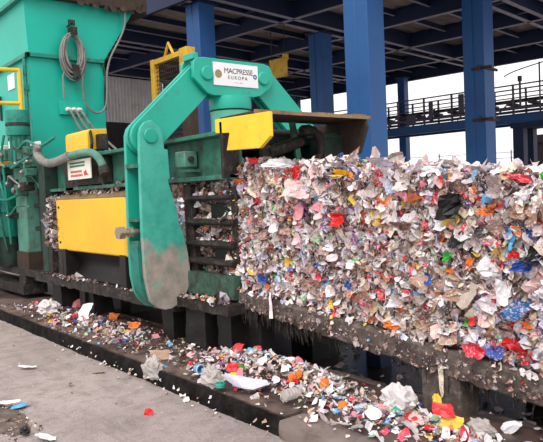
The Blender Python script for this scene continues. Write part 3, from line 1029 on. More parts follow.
pp = smooth_path([(-7.49, 2.94, 2.01),(-7.15, 2.94, 2.03),(-6.78, 2.94, 2.03),(-6.58, 2.94, 1.98),(-6.46, 2.94, 1.90),(-6.38, 2.94, 1.79)], 6)
o = part(MB().tube(pp, .042, 14), 'oil_pipe', 'green_pale')
part(MB().tube([pp[-4], pp[-1] + Vector((.012, 0, -.03))], .056, 14), 'hose_collar', 'grime', o)
el = smooth_path([(-8.28, 2.92, 2.22),(-8.33, 2.92, 2.13),(-8.20, 2.92, 2.04),(-7.96, 2.92, 1.98),(-7.70, 2.92, 1.98),(-7.47, 2.92, 2.00),(-7.28, 2.92, 2.02)], 6)
part(MB().tube(el, [.05 + .004 * (i % 2) for i in range(len(el))], 12), 'elbow_hose', 'cable', label='grey ribbed elbow hose')
cap = MB()
prof = [(3.24, 2.07), (3.0, 2.07)] + [(3.04 - .04 * math.cos(a), 2.25 + .05 * math.sin(a)) for a in [i * PI / 2 / 5 for i in range(6)]] + [(3.24, 2.31)]
cap.prism(prof, -7.56, -6.92, 'x')
part(cap, 'yellow_cap', 'yellow', label='yellow sheet cap folded over at the top', bev=.006)
part(MB().box(-7.8, -7.56, 3.1, 3.24, 2.1, 2.26), 'cap_bracket', 'grime', bev=.01)
part(MB().box(-7.0, -6.8, 3.1, 3.2, 2.06, 2.24).tube(smooth_path([(-6.95, 3.05, 2.3), (-6.85, 3.02, 2.15), (-6.9, 3.03, 2.05)]), .02, 6), 'valve_clump', 'grime', bev=.01)

# ------------------------------------------------------------------ press body beneath the hopper (left side)
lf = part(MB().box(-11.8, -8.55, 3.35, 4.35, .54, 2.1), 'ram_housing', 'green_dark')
part(MB().box(-11.8, -8.45, 3.0, 3.4, .45, .55), 'ram_ledge', 'grime', lf, bev=.008)
part(MB().box(-11.8, -9.3, 2.95, 3.3, .18, .32).box(-9.6, -9.35, 3.0, 3.2, .3, .46), 'ram_ledge', 'grime', lf, bev=.008)
pc = part(MB().box(-9.63, -9.20, 3.02, 3.34, .62, 2.02), 'rear_post', 'green_pale', bev=.02)
part(MB().box(-9.66, -9.17, 3.0, 3.36, .54, .80), 'post_foot', 'rust', pc, bev=.01)
part(MB().prism([(-9.22, 2.0), (-8.62, 1.98), (-8.62, 1.90)] + [(-8.62 - .42 + .42 * math.cos(a) * 0 - .0, 1.88) for a in (0,)] +
                [(-8.70, 1.72), (-8.74, 1.66), (-8.86, 1.76), (-9.02, 1.84), (-9.22, 1.86)], 3.06, 3.12, 'y'), 'gusset', 'green_dirty', bev=.01)
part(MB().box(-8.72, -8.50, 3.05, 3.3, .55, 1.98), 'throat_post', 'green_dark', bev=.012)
part(MB().box(-9.02, -8.74, 3.2, 3.34, .85, 1.8).box(-8.98, -8.9, 3.12, 3.2, .8, 1.7).box(-9.1, -8.7, 3.1, 3.2, 1.1, 1.16).box(-9.1, -8.7, 3.1, 3.2, 1.42, 1.48), 'guide_rack', 'grime_black', bev=.01)
part(MB().box(-8.46, -8.34, 3.04, 3.2, .5, .95), 'stiffener', 'grime', bev=.01)
vb = part(MB().box(-9.35, -8.75, 3.0, 3.2, 1.98, 2.13).box(-9.25, -9.05, 2.95, 3.1, 2.1, 2.28).box(-8.98, -8.85, 2.95, 3.1, 2.1, 2.24), 'valve_bank', 'green_dirty', bev=.012)
for x in (-9.3, -9.12, -8.95, -8.8):
    part(MB().lathe([(.035, 0), (.035, -.06), (.02, -.08)], (x, 3.0, 2.055), 'y', 8), 'valve_knob', 'steel', vb)
pa = [[(-9.6, 2.95, 2.05), (-9.3, 2.9, 2.0), (-9.0, 2.92, 2.06), (-8.7, 2.95, 2.12)], [(-10.3, 2.9, 2.05), (-9.95, 2.86, 1.95), (-9.75, 2.88, 1.7), (-9.72, 2.95, 1.3)],
      [(-10.4, 2.9, 1.62), (-9.9, 2.84, 1.58), (-9.5, 2.86, 1.55), (-9.35, 2.98, 1.62)], [(-9.1, 2.95, 2.25), (-8.7, 2.92, 2.32), (-8.3, 2.95, 2.22), (-7.9, 3.0, 2.3)],
      [(-9.75, 2.95, 2.5), (-9.78, 2.9, 2.2), (-9.7, 2.9, 1.95), (-9.72, 2.95, .9)]]
for p_ in pa:
    part(MB().tube(smooth_path(p_, 7), .02, 8), 'hydraulic_line', 'green_teal')
part(MB().box(-8.75, -8.45, 2.98, 3.02, 2.26, 2.30), 'white_tape', 'white', vb)

for x, z, w_, h_, mt_ in ((-9.58, 1.72, .14, .12, 'green_dark'), (-9.30, 1.60, .12, .16, 'green_dirty'), (-9.62, 1.28, .10, .08, 'grime'), (-9.05, 1.66, .16, .12, 'grime'), (-9.95, 1.92, .16, .14, 'green_dark'),
                          (-8.95, 1.86, .2, .1, 'green_dirty'), (-9.75, 2.12, .12, .16, 'green_dirty')):
    f_ = part(MB().box(x, x + w_, 2.90, 3.06, z, z + h_), 'pipe_fitting', mt_, bev=.012)
    part(MB().lathe([(h_ * .3, 0), (h_ * .3, -.03), (h_ * .18, -.045)], (x + w_ / 2, 2.90, z + h_ / 2), 'y', 6), 'hexagon_nut', 'steel', f_)
for p_ in ([(-9.52, 2.9, 1.80), (-9.35, 2.86, 1.88), (-9.15, 2.88, 1.80), (-9.0, 2.92, 1.72)], [(-9.55, 2.89, 1.32), (-9.3, 2.85, 1.36), (-9.05, 2.87, 1.46), (-8.8, 2.95, 1.44)],
           [(-9.9, 2.9, 2.0), (-9.7, 2.84, 2.1), (-9.5, 2.86, 2.02)], [(-9.9, 2.88, 1.9), (-9.92, 2.85, 1.6), (-9.88, 2.87, 1.2), (-9.9, 2.95, .8)], [(-8.9, 2.95, 2.1), (-8.8, 2.9, 1.95), (-8.85, 2.95, 1.75)]):
    part(MB().tube(smooth_path(p_, 6), .014, 7), 'hydraulic_line', rnd.choice(['grime', 'green_dirty', 'cable']))
part(MB().tube(smooth_path([(-9.3, 2.92, 2.28), (-8.95, 2.9, 2.2), (-8.6, 2.94, 2.12)], 6), .016, 7), 'black_line', 'grime')

# vertical motor on the near side
mt = thing('hydraulic_motor', 'upright green motor with a ribbed round head, in front of the hopper corner', 'motor', (-9.43, 3.05, 2.02))
hd_ = part(MB().lathe([(.16, 0), (.165, .02), (.165, .12), (.15, .13), (.15, .17), (.165, .18), (.165, .33), (.155, .36), (.0, .36)], (-9.43, 3.05, 2.46), 'z', 28), 'head', 'green_teal', mt)
sl = MB().lathe([(.1655, 0), (.168, .004), (.168, .026), (.1655, .03)], (-9.43, 3.05, 2.60), 'z', 28)
part(sl, 'vent_band', 'grime', hd_)
part(MB().lathe([(.12, 0), (.12, .40)], (-9.43, 3.05, 2.06), 'z', 20), 'body', 'green_teal', mt)
rb = MB()
for k in range(10):
    a = 2 * PI * k / 10
    rb.box(-9.43 + .13 * math.cos(a) - .012, -9.43 + .13 * math.cos(a) + .012, 3.05 + .13 * math.sin(a) - .012, 3.05 + .13 * math.sin(a) + .012, 2.1, 2.44)
part(rb, 'tie_rods', 'green_dirty', mt)
part(MB().lathe([(.18, 0), (.18, .05)], (-9.43, 3.05, 2.02), 'z', 20), 'flange', 'green_dirty', mt)
part(MB().box(-9.47, -9.39, 2.915, 2.93, 2.28, 2.38), 'rating_plate', 'white', mt)

dr = []
for x, lab in ((-10.12, 'upright teal pressure tank at the left edge of the photo, beside the pale post'), (-10.75, 'second teal pressure tank at the far left, mostly cut off by the frame')):
    t = thing('pressure_tank', lab, 'tank', (x, 3.02, .55))
    part(MB().lathe([(.22, 0), (.22, .36), (.235, .37), (.235, .43), (.22, .44), (.22, .80), (.21, .84), (.0, .86)], (x, 3.02, 1.0), 'z', 28), 'shell', 'green_teal', t)
    part(MB().lathe([(.2, 0), (.2, .44)], (x, 3.02, .56), 'z', 20), 'skirt', 'green_dark', t)
    part(MB().lathe([(.045, 0), (.06, -.02), (.06, -.08), (.03, -.1)], (x + .1, 2.8, 1.42), 'y', 12), 'gauge', 'green_pale', t)
t = thing('manifold_box', 'small yellow box lying above the teal tanks at the left edge', 'box', (-10.45, 3.0, 1.86))
part(MB().box(-10.7, -9.85, 2.95, 3.2, 2.13, 2.36), 'lid', 'cream', t, bev=.01)
part(MB().box(-10.7, -9.85, 2.93, 2.95, 2.05, 2.15).box(-10.7, -9.85, 2.95, 3.2, 2.0, 2.13), 'body', 'yellow', t, bev=.006)
part(MB().box(-10.3, -10.2, 3.0, 3.1, 1.86, 2.0), 'stem', 'green_dirty', t)

# ------------------------------------------------------------------ hopper
H = thing('feed_hopper', 'tall green feed hopper flaring out under a rusty rim, at the left', 'hopper', (-10.7, 4.0, 2.1))
mb = MB()
lo = [(-11.7, 3.4), (-9.8, 3.4), (-9.8, 4.58), (-11.7, 4.58)]
up = [(-11.7, 3.36), (-9.8, 3.36), (-9.8, 5.17), (-11.7, 5.17)]
vs = [(x, y, 2.1) for x, y in lo] + [(x, y, 3.70) for x, y in lo] + [(x, y, 4.60) for x, y in up]
fs = [(3, 2, 1, 0)] + [(i, (i + 1) % 4, (i + 1) % 4 + 4, i + 4) for i in range(4)] + [(i + 4, (i + 1) % 4 + 4, (i + 1) % 4 + 8, i + 8) for i in range(4)] + [(8, 9, 10, 11)]
mb.add(vs, fs)
part(mb, 'body', 'hopper', H, smooth=None)
part(MB().box(-11.76, -9.74, 3.34, 3.40, 3.69, 3.75).box(-9.80, -9.74, 3.34, 4.66, 3.69, 3.75).box(-11.76, -9.74, 4.58, 4.66, 3.69, 3.75), 'ridge_flange', 'green_teal', H, bev=.004)
part(MB().box(-11.8, -9.74, 3.28, 3.36, 4.54, 4.60), 'upper_flange', 'green_teal', H, bev=.004)
rim = MB().box(-11.85, -9.66, 5.19, 5.36, 4.56, 5.0).box(-9.79, -9.66, 3.34, 5.19, 4.59, 5.0).box(-11.85, -11.7, 3.34, 5.19, 4.6, 5.0)
part(rim, 'rim', 'rust', H, 'rust brown rim', bev=.01)
part(MB().box(-11.85, -9.70, 3.30, 3.34, 4.60, 5.2), 'near_rim', 'hopper', H)
rs = MB()
for k in range(14):
    y = 4.1 + 1.2 * k / 13
    rs.crumple(Vector((-9.66, y, 4.6 + rnd.uniform(-.02, .06))), Vector((0, 1, 0)), Vector((0, 0, 1)), Vector((1, 0, 0)), .12, rnd.uniform(.06, .16))
part(rs, 'rim_residue', 'rust', H)
part(MB().tube([(-9.9, 3.36, 2.1), (-9.9, 3.36, 3.69)], .03, 8).box(-9.94, -9.86, 3.34, 3.4, 3.2, 3.28), 'corner_conduit', 'green_teal', H)
part(MB().box(-10.82, -10.50, 3.385, 3.398, 3.33, 3.57), 'paper_notice', 'white', H)
part(MB().box(-11.3, -11.24, 3.37, 3.4, 2.9, 3.3).tube([(-11.27, 3.33, 3.05), (-11.27, 3.33, 3.25)], .02, 6), 'hatch_handle', 'green_dark', H)
jb = part(MB().box(-9.80, -9.755, 3.81, 4.24, 2.84, 3.04), 'junction_plate', 'hopper', H, bev=.006)
for k, y in enumerate((3.93, 4.02, 4.11)):
    part(MB().lathe([(.035, .0), (.035, .04), (.022, .05), (.022, .10)], (-9.755, y, 2.92), 'x', 10), 'cable_gland', 'cream', jb)
    part(MB().tube(smooth_path([(-9.68, y, 2.92), (-9.62, y + .02, 2.84), (-9.56, y + .10 + .02 * k, 2.62), (-9.45, y + .24 + .03 * k, 2.42), (-9.3, y + .35 + .03 * k, 2.25)], 5), .019, 7), 'cable', 'cable', jb)
for y, z in ((4.06, 3.40), (4.02, 4.22)):
    part(MB().tube([(-9.80, y, z), (-9.60, y, z)], .016, 6).box(-9.64, -9.60, y - .05, y + .05, z - .02, z + .06), 'coil_hook', 'green_dark', H)
part(MB().tube([(-9.78, 4.55, 3.76), (-9.74, 4.60, 3.5), (-9.74, 4.56, 3.2), (-9.74, 4.56, 2.95)], .02, 6), 'side_conduit', 'green_dark', H)
t = thing('cable_coil', 'grey cable coil hanging on the side of the green hopper', 'cable', (-9.68, 4.04, 3.46))
cl = MB()
for k in range(11):
    pts = []
    n = 36
    rx, rz = .115 + .0085 * k, .25 + .011 * k
    cy0, cz0 = 4.04 + rnd.uniform(-.012, .012), 3.815 - .009 * k
    for i in range(n):
        a = 2 * PI * i / n
        pts.append((-9.72 + .035 * (k % 3) + .012 * math.sin(3 * a + k), cy0 + rx * math.sin(a), cz0 + rz * math.cos(a)))
    cl.tube(pts, .0165, 7, closed=True)
part(cl, 'loops', 'cable', t)
tl = smooth_path([(-9.68, 4.17, 3.68), (-9.66, 4.16, 3.40), (-9.66, 4.17, 3.15), (-9.66, 4.22, 2.98), (-9.67, 4.33, 2.885), (-9.68, 4.46, 2.90), (-9.69, 4.55, 3.02), (-9.69, 4.58, 3.25), (-9.69, 4.60, 3.55),
                  (-9.69, 4.68, 3.80), (-9.69, 4.84, 4.08), (-9.69, 4.95, 4.32), (-9.69, 4.97, 4.55)], 5)
part(MB().tube(tl, .0165, 7), 'tail', 'cable', t)
part(MB().tube([(-9.68, 3.92, 3.55), (-9.68, 3.86, 3.42), (-9.68, 3.86, 3.08)], .014, 6), 'loose_end', 'cable', t)
part(MB().box(-9.74, -9.60, 4.0, 4.10, 3.46, 3.60), 'strap', 'grime', t)
part(MB().box(-9.74, -9.6, 4.0, 4.10, 4.06, 4.18), 'strap', 'grime', t)
t = thing('safety_rail', 'yellow tubular handrail at the left edge, in front of the hopper', 'railing', (-9.92, 2.7, 2.3))
part(MB().tube([(-9.92, 3.28, 2.3), (-9.92, 3.28, 3.50)], .035, 10), 'post', 'yellow', t)
part(MB().tube([(-9.92, 3.28, 3.50), (-9.92, 2.2, 3.47)], .03, 10), 'top_rail', 'yellow', t)
part(MB().tube([(-9.92, 3.28, 3.0), (-9.92, 2.2, 2.98)], .03, 10), 'mid_rail', 'yellow', t)
part(MB().tube([(-9.92, 2.25, 2.3), (-9.92, 2.25, 3.47)], .035, 10), 'post', 'yellow', t)
part(MB().box(-10.4, -9.85, 2.1, 3.33, 2.24, 2.30), 'platform', 'green_dark', t)
for x_, y_ in ((-10.35, 2.2), (-9.92, 2.2), (-10.35, 2.75), (-9.92, 2.75)):
    part(MB().box(x_ - .03, x_ + .03, y_ - .03, y_ + .03, 0.0 if y_ < 2.4 else .12, 2.24), 'support_leg', 'green_dark', t)

# ------------------------------------------------------------------ the bale on its table
TILT = (0, math.atan(0.0856), 0)
X, Y, Z = Vector((1, 0, 0)), Vector((0, 1, 0)), Vector((0, 0, 1))
rb_ = random.Random(21)


def core_mat():
    m, nt, b = new_mat('packed_waste')
    tc = nt.nodes.new('ShaderNodeTexCoord')
    v = nt.nodes.new('ShaderNodeTexVoronoi')
    v.inputs['Scale'].default_value = 26
    v.inputs['Randomness'].default_value = 1
    nt.links.new(tc.outputs['Object'], v.inputs['Vector'])
    sp = nt.nodes.new('ShaderNodeSeparateColor')
    nt.links.new(v.outputs['Color'], sp.inputs[0])
    r = ramp(nt, sp.outputs[0], ((0.0, rgb(92, 76, 68)), (0.25, rgb(140, 120, 112)), (0.45, rgb(180, 166, 160)), (0.62, rgb(220, 212, 212)), (0.78, rgb(140, 84, 60)), (0.86, rgb(170, 60, 60)), (0.93, rgb(80, 100, 150))))
    r.color_ramp.interpolation = 'CONSTANT'
    nt.links.new(r.outputs['Color'], b.inputs['Base Color'])
    b.inputs['Roughness'].default_value = 0.6
    return m


M['core'] = core_mat()


def rand_piece(mb, c, N0, spread, size, names=None, r=rb_, n=3):
    """one random scrap lying roughly across N0"""
    N = (N0 + Vector((r.gauss(0, spread), r.gauss(0, spread), r.gauss(0, spread)))).normalized()
    t = Vector((r.uniform(-1, 1), r.uniform(-1, 1), r.uniform(-1, 1)))
    U = N.cross(t).normalized()
    V = N.cross(U)
    k = size * math.exp(r.gauss(0, .38))
    asp = r.uniform(.5, 1.0)
    nm = r.choices(WN, WV)[0] if names is None else r.choice(names)
    mb.crumple(c, U, V, N, k, k * asp, tint(nm, r, .14), n, r.uniform(.4, .95), r)


B = thing('waste_bale', 'long pressed bale of mixed plastic waste coming out of the press', 'bale', (-4.45, 3.24, 0.687), TILT)
part(rough_block(-.12, 3.9, .02, 1.1, 0.0, 1.05, .06, .03, 3), 'packed_core', 'core', B, local=True, smooth=None)
sk = MB()
for i in range(9500):                                   # the broad side
    s = rb_.uniform(-.1, 3.05)
    h = rb_.uniform(.035, 1.06)
    bul = .03 * noise.noise(Vector((s * 2.2, h * 2.2, 4)))
    rand_piece(sk, Vector((s, rb_.uniform(-.035, .02) - bul, h)), -Y, .6, .046)
for i in range(1500):                                    # the stretch past the picture's edge
    rand_piece(sk, Vector((rb_.uniform(3.0, 3.92), rb_.uniform(-.03, .02), rb_.uniform(0, 1.06))), -Y, .5, .055)
for i in range(1500):
    rand_piece(sk, Vector((3.9, rb_.uniform(0, 1.1), rb_.uniform(0, 1.06))), X, .5, .055)
for i in range(1500):                                   # loose scraps along the top
    s = rb_.uniform(-.1, 3.9)
    y = abs(rb_.gauss(0, .4))
    if y < 1.1:
        rand_piece(sk, Vector((s, y, 1.062 + .03 * noise.noise(Vector((s * 3, y * 3, 0))) + rb_.uniform(-.01, .02))), Z, .28, .06,
                   None if rb_.random() < .55 else ['white', 'pale', 'palepink', 'lavender', 'cream'])
so_ = part(sk, 'scrap_skin', 'scrap', B, local=True, smooth=None)
so_['kind'] = 'stuff'
ITEMS = [(0.48,0.74,0.061,0.079,'green'), (0.75,1.01,0.068,0.113,'red'), (0.77,1.09,0.290,0.060,'white'), (0.61,0.85,0.109,0.047,'yellow'), (0.49,0.94,0.172,0.087,'cream'),
 (0.82,0.89,0.173,0.135,'palepink'), (0.01,0.90,0.087,0.068,'orange'), (0.15,0.93,0.053,0.075,'white'), (0.96,0.83,0.047,0.095,'lightblue'), (0.94,0.88,0.085,0.066,'black'),
 (0.89,0.76,0.086,0.074,'purple'), (0.27,1.09,0.104,0.049,'red'), (1.66,1.11,0.215,0.071,'lavender'), (1.63,0.96,0.083,0.098,'bluewhite'), (1.57,1.00,0.051,0.085,'crimson'),
 (1.58,0.87,0.076,0.059,'orange'), (1.70,0.79,0.157,0.136,'pale'), (1.47,0.72,0.104,0.067,'red'), (1.52,0.77,0.068,0.053,'yellow'), (1.25,0.70,0.135,0.091,'red'),
 (1.20,0.78,0.109,0.049,'pink'), (1.10,0.83,0.138,0.065,'white'), (1.24,1.02,0.116,0.049,'yellow'), (1.13,1.10,0.164,0.050,'lavender'), (2.09,0.85,0.046,0.090,'lightblue'),
 (2.18,0.87,0.120,0.153,'black'), (2.08,0.74,0.077,0.066,'white'), (2.18,0.67,0.083,0.100,'black'), (2.19,0.75,0.075,0.053,'grey'), (2.35,0.97,0.065,0.124,'lightblue'),  # stacked black pieces stand in for the shade in the vertical strap groove
 (2.29,0.92,0.095,0.040,'red'), (2.54,1.05,0.132,0.043,'crimson'), (2.46,0.97,0.106,0.105,'grey'), (2.58,0.97,0.103,0.070,'white'), (2.45,0.90,0.057,0.050,'red'),
 (2.52,0.72,0.056,0.126,'lightblue'), (2.61,0.75,0.062,0.048,'blue'), (2.38,0.85,0.058,0.051,'orange'), (2.30,0.69,0.096,0.063,'white'), (2.33,0.74,0.095,0.063,'darkgrey'),
 (2.53,0.81,0.133,0.071,'brown'), (2.64,0.87,0.089,0.128,'brown'), (2.67,0.65,0.061,0.106,'black'), (2.56,0.64,0.063,0.038,'red'), (2.56,0.58,0.049,0.044,'yellow'),
 (2.62,0.58,0.090,0.059,'blue'), (2.13,0.56,0.054,0.054,'green'), (0.33,0.40,0.052,0.106,'red'), (0.69,0.21,0.070,0.101,'red'), (0.78,0.24,0.059,0.054,'white'),
 (0.51,0.18,0.072,0.048,'green'), (1.14,0.51,0.083,0.079,'white'), (0.36,0.14,0.094,0.065,'blue'), (1.08,0.03,0.085,0.095,'white'), (1.17,0.07,0.083,0.065,'crimson'),
 (2.28,0.23,0.075,0.088,'red'), (2.36,0.07,0.096,0.075,'crimson'), (2.59,0.12,0.155,0.094,'red'), (2.62,0.23,0.126,0.076,'orange'), (2.61,0.35,0.119,0.103,'tealblue'),
 (2.62,0.50,0.139,0.113,'grey'), (2.35,0.36,0.184,0.132,'palepink'), (1.99,0.42,0.047,0.074,'blue'), (1.83,0.35,0.090,0.057,'white'), (1.95,0.35,0.072,0.069,'white'),
 (2.16,0.50,0.076,0.054,'orange'), (2.27,0.54,0.045,0.087,'orange'), (2.41,0.55,0.094,0.107,'white'), (2.14,0.11,0.085,0.042,'white'), (1.31,0.22,0.081,0.091,'blue'),
 (-0.07,0.05,0.145,0.052,'palepink'), (1.18,0.09,0.074,0.058,'yellow'), (1.90,1.07,0.190,0.056,'white'), (2.10,1.04,0.167,0.059,'palepink'), (1.79,0.99,0.097,0.101,'pale'),
 (1.95,0.91,0.110,0.074,'lavender'), (1.42,0.58,0.096,0.061,'white'), (0.87,0.52,0.087,0.083,'white'), (0.64,0.57,0.120,0.070,'tan'), (1.60,0.45,0.111,0.073,'pale'),
 (1.38,0.40,0.106,0.062,'white'), (1.74,0.22,0.108,0.072,'white'), (1.99,0.20,0.111,0.062,'brown'), (2.19,0.34,0.092,0.071,'tan'), (1.84,0.72,0.113,0.069,'brown'),
 (2.05,0.34,0.071,0.080,'pale'), (1.04,0.28,0.075,0.073,'crimson'), (2.50,0.41,0.071,0.134,'white'), (1.48,0.14,0.114,0.061,'pink'), (1.25,-0.09,0.082,0.057,'white'),
 (1.71,0.05,0.101,0.053,'orange')]
for s, h, w_, hh, c in ITEMS:
    mb = MB()
    N = Vector((rb_.uniform(-.25, .25), -1, rb_.uniform(-.1, .35))).normalized()
    U = (X - N * X.dot(N)).normalized()
    V = U.cross(N) * -1
    mb.crumple(Vector((s, -.04, h)), U, V, N, w_ * 1.02, hh * 1.02, tint(c, rb_, .05), 7, rb_.uniform(.6, 1.0), rb_, 1.9, .45)
    o = part(mb, 'film_scrap', SM[c] if c in ('black', 'green', 'red', 'lightblue', 'yellow', 'blue', 'darkgrey', 'white', 'orange') else 'scrap', B, local=True, smooth=None)
    o['label'] = {'bluewhite': 'blue and white', 'palepink': 'pale pink', 'lightblue': 'light blue', 'darkgrey': 'dark grey', 'tealblue': 'deep blue'}.get(c, c) + ' film scrap pressed into the side'  # shared by the black pieces that paint the groove's shade

# waste still packed in the press channel
G = thing('packed_waste', 'dirty waste packed inside the press, seen through the throat grate and over the yellow panel', 'waste', (-6.5, 3.3, .6))
part(rough_block(-8.56, -4.46, 3.30, 4.28, .58, 1.62, .1, .03, 8), 'packed_core', 'core', G, smooth=None)
sk = MB()
drt = ['grey', 'beige', 'tan', 'brown', 'darkbrown', 'darkbrown', 'darkgrey', 'pale', 'brown', 'black', 'darkgrey']
for i in range(1100):
    rand_piece(sk, Vector((rb_.uniform(-5.25, -4.42), rb_.uniform(3.235, 3.31), rb_.uniform(.72, 1.64))), -Y, .6, .05, drt if rb_.random() < .72 else None)
for i in range(300):
    rand_piece(sk, Vector((rb_.uniform(-8.1, -5.35), rb_.uniform(3.13, 3.26), rb_.uniform(1.52, 1.665))), -Y + Z, .6, .05, drt if rb_.random() < .62 else None)
for i in range(420):
    z = rb_.uniform(.85, 1.55)
    rand_piece(sk, Vector((rb_.uniform(-8.52, -8.06), 3.18 - .1 * math.sin((z - .8) * 4) + rb_.uniform(-.04, .04), z)), -Y, .7, .085,
               ['grey', 'beige', 'pale', 'lavender', 'white', 'brown', 'darkgrey', 'darkgrey', 'darkbrown', 'darkbrown', 'grey'])
for i in range(60):
    rand_piece(sk, Vector((rb_.uniform(-5.2, -4.42), rb_.uniform(3.18, 3.24), rb_.choice((1.505, 1.285, 1.09)))), Z - Y, .6, .045, None)
for i in range(26):
    z = rb_.uniform(1.2, 1.48)
    rand_piece(sk, Vector((-5.14 + rb_.uniform(-.05, .05), 3.10, z)), -Y, .6, .06, ['white', 'lavender', 'pale', 'bluewhite'])
o = part(sk, 'scrap_skin', 'scrap', G, smooth=None)
o['kind'] = 'stuff'

# the table under the bale
T = thing('bale_table', 'low rusty steel table sloping down under the bale', 'table', (-4.45, 3.24, 0.687), TILT)
rail = MB()
n = 150
vs = []
pr = [(.04, .004), (-.06, .008), (-.075, -.01), (-.07, -.14), (-.055, -.155), (.06, -.155)]
for i in range(n + 1):
    s = -.05 + 4.0 * i / n
    for k, (y, z) in enumerate(pr):
        a = noise.fractal(Vector((s * 6, k * 1.3, 2)), 1.0, 2.0, 4)
        vs.append((s, y + .012 * a, z + (.012 * a if k > 0 else 0)))
m_ = len(pr)
rail.add(vs, [(i * m_ + k, i * m_ + k + 1, (i + 1) * m_ + k + 1, (i + 1) * m_ + k) for i in range(n) for k in range(m_ - 1)] +
         [(i * m_ + m_ - 1, i * m_, (i + 1) * m_, (i + 1) * m_ + m_ - 1) for i in range(n)] + [tuple(range(m_)), tuple(range(n * m_, n * m_ + m_))])
ro = part(rail, 'side_rail', 'grime_rail', T, local=True)
part(MB().box(-.05, 3.95, 1.02, 1.12, -.155, -.01), 'side_rail', 'grime', T, local=True)
part(MB().box(-.05, 3.95, .04, 1.04, -.04, -.01), 'bed_plate', 'grime_black', T, local=True)
for s in (.5, 1.3, 2.1, 2.9, 3.6):
    part(MB().box(s, s + .08, .05, 1.03, -.14, -.04), 'cross_member', 'grime_black', T, local=True)
fr = MB()
for i in range(300):
    s = rb_.uniform(-.04, 3.8) if i > 170 else rb_.uniform(-.04, 1.1)
    L_ = rb_.uniform(.03, .11) * (1.5 if s < .9 else 1)
    y = rb_.uniform(-.075, .02)
    z = -.145 + rb_.uniform(-.01, .02)
    fr.tube([(s, y, z), (s + rb_.uniform(-.01, .01), y, z - L_ * .5), (s + L_ * .1 + rb_.uniform(-.02, .02), y, z - L_)], [.006, .004, .0015], 4)
part(fr, 'fibre_fringe', 'grime', ro, local=True)['kind'] = 'stuff'
ck = MB()
for i in range(420):
    s = rb_.uniform(-.05, 3.6)
    rand_piece(ck, Vector((s, -.077 + rb_.uniform(-.008, .006), rb_.uniform(-.14, -.02))), -Y, .35, .02,
               ['darkgrey', 'darkbrown', 'grey', 'brown', 'darkbrown', 'brown'] if rb_.random() < .9 else None)
for i in range(110):
    s = rb_.uniform(-.05, 3.6)
    rand_piece(ck, Vector((s, -.07, rb_.uniform(.0, .025))), -Y, .5, .035, None)
o = part(ck, 'caked_scraps', 'scrap', ro, local=True, smooth=None)
o['kind'] = 'stuff'
# legs in upright boxes: their tops run into the sloping rail


def leg(x0, x1, y0, y1, z0, label=None, mat='grime_rail'):
    ztop = .687 - .0856 * ((x0 + x1) / 2 + 4.45) - .10
    part(MB().box(x0, x1, y0, y1, z0, ztop), 'leg', mat, T, label, bev=.01)


leg(-2.50, -2.22, 3.18, 3.38, .10)
leg(-1.0, -.75, 3.24, 3.40, .10)
leg(-4.42, -4.22, 3.26, 3.42, .10, None, 'grime_black')
leg(-3.93, -3.76, 4.22, 4.38, -.27, None, 'blue_dark')
leg(-2.4, -2.2, 4.22, 4.38, -.27, None, 'grime_black')
leg(-1.0, -.8, 4.22, 4.38, -.27, None, 'grime_black')
st_ = MB()
st_.crumple(Vector((-2.34, 3.165, .33)), X, Z, -Y, .03, .22, tint('cream'), 4, .2, rb_)
part(st_, 'caught_shred', 'scrap', T, 'pale shred of film stuck on the leg', smooth=None)

# a strip of film hanging off the rail
mb = MB()
pts = [(-3.92, 3.15, .71), (-3.92, 3.14, .66), (-3.915, 3.14, .61), (-3.925, 3.145, .56), (-3.92, 3.14, .50)]
ws = [.015, .02, .024, .03, .034]
vs, cs = [], []
for (x, y, z), w_ in zip(pts, ws):
    vs += [(x - w_, y + .01, z), (x - w_ * .3, y - .012, z), (x + w_ * .3, y + .008, z), (x + w_, y - .01, z + .01)]
mb.v = [Vector(v) for v in vs]
for j in range(4):
    for k in range(3):
        mb.f.append((j * 4 + k, j * 4 + k + 1, j * 4 + 5 + k, j * 4 + 4 + k))
        mb.c.append(tint('crimson' if j < 2 and k != 1 else 'white'))
single(mb, 'plastic_strip', M['scrap'], 'red and white plastic strip hanging over the rail at the left end of the bale', 'strip', (-3.92, 3.14, .50), smooth=None)

# ------------------------------------------------------------------ litter
rl = random.Random(5)


def mound(x, y):
    z = .125
    z += .13 * math.exp(-(((x + 3.85) / .55) ** 2 + ((y - 2.93) / .22) ** 2))
    z += .06 * math.exp(-(((x + 3.2) / .5) ** 2 + ((y - 2.95) / .2) ** 2))
    z += .06 * math.exp(-(((x + 2.35) / .5) ** 2 + ((y - 2.80) / .16) ** 2))
    z += .03 * math.exp(-(((x + 1.7) / .6) ** 2 + ((y - 2.75) / .16) ** 2))
    z += .03 * math.exp(-(((x + 6.6) / 1.2) ** 2 + ((y - 2.85) / .2) ** 2))
    if y < 2.42:
        z = 0.0
    if y > 3.40:
        z = -.10
    return z


heap = MB()
nx, ny = 110, 14
vs = []
for j in range(ny + 1):
    for i in range(nx + 1):
        x, y = -9.0 + 8.2 * i / nx, 2.56 + .80 * j / ny
        k = .016 * noise.fractal(Vector((x * 5, y * 5, 1)), 1.0, 2.0, 4)
        e = 0 if j in (0, ny) or i in (0, nx) else 1
        vs.append((x, y, (mound(x, y) + k - .004) if e else .09))
heap.add(vs, [(j * (nx + 1) + i, j * (nx + 1) + i + 1, (j + 1) * (nx + 1) + i + 1, (j + 1) * (nx + 1) + i) for j in range(ny) for i in range(nx)])
tag(heap.build('litter_mud', M['mud']), 'dark wet mud and crushed waste spread along the slab beside the press', 'mud', kind='stuff')

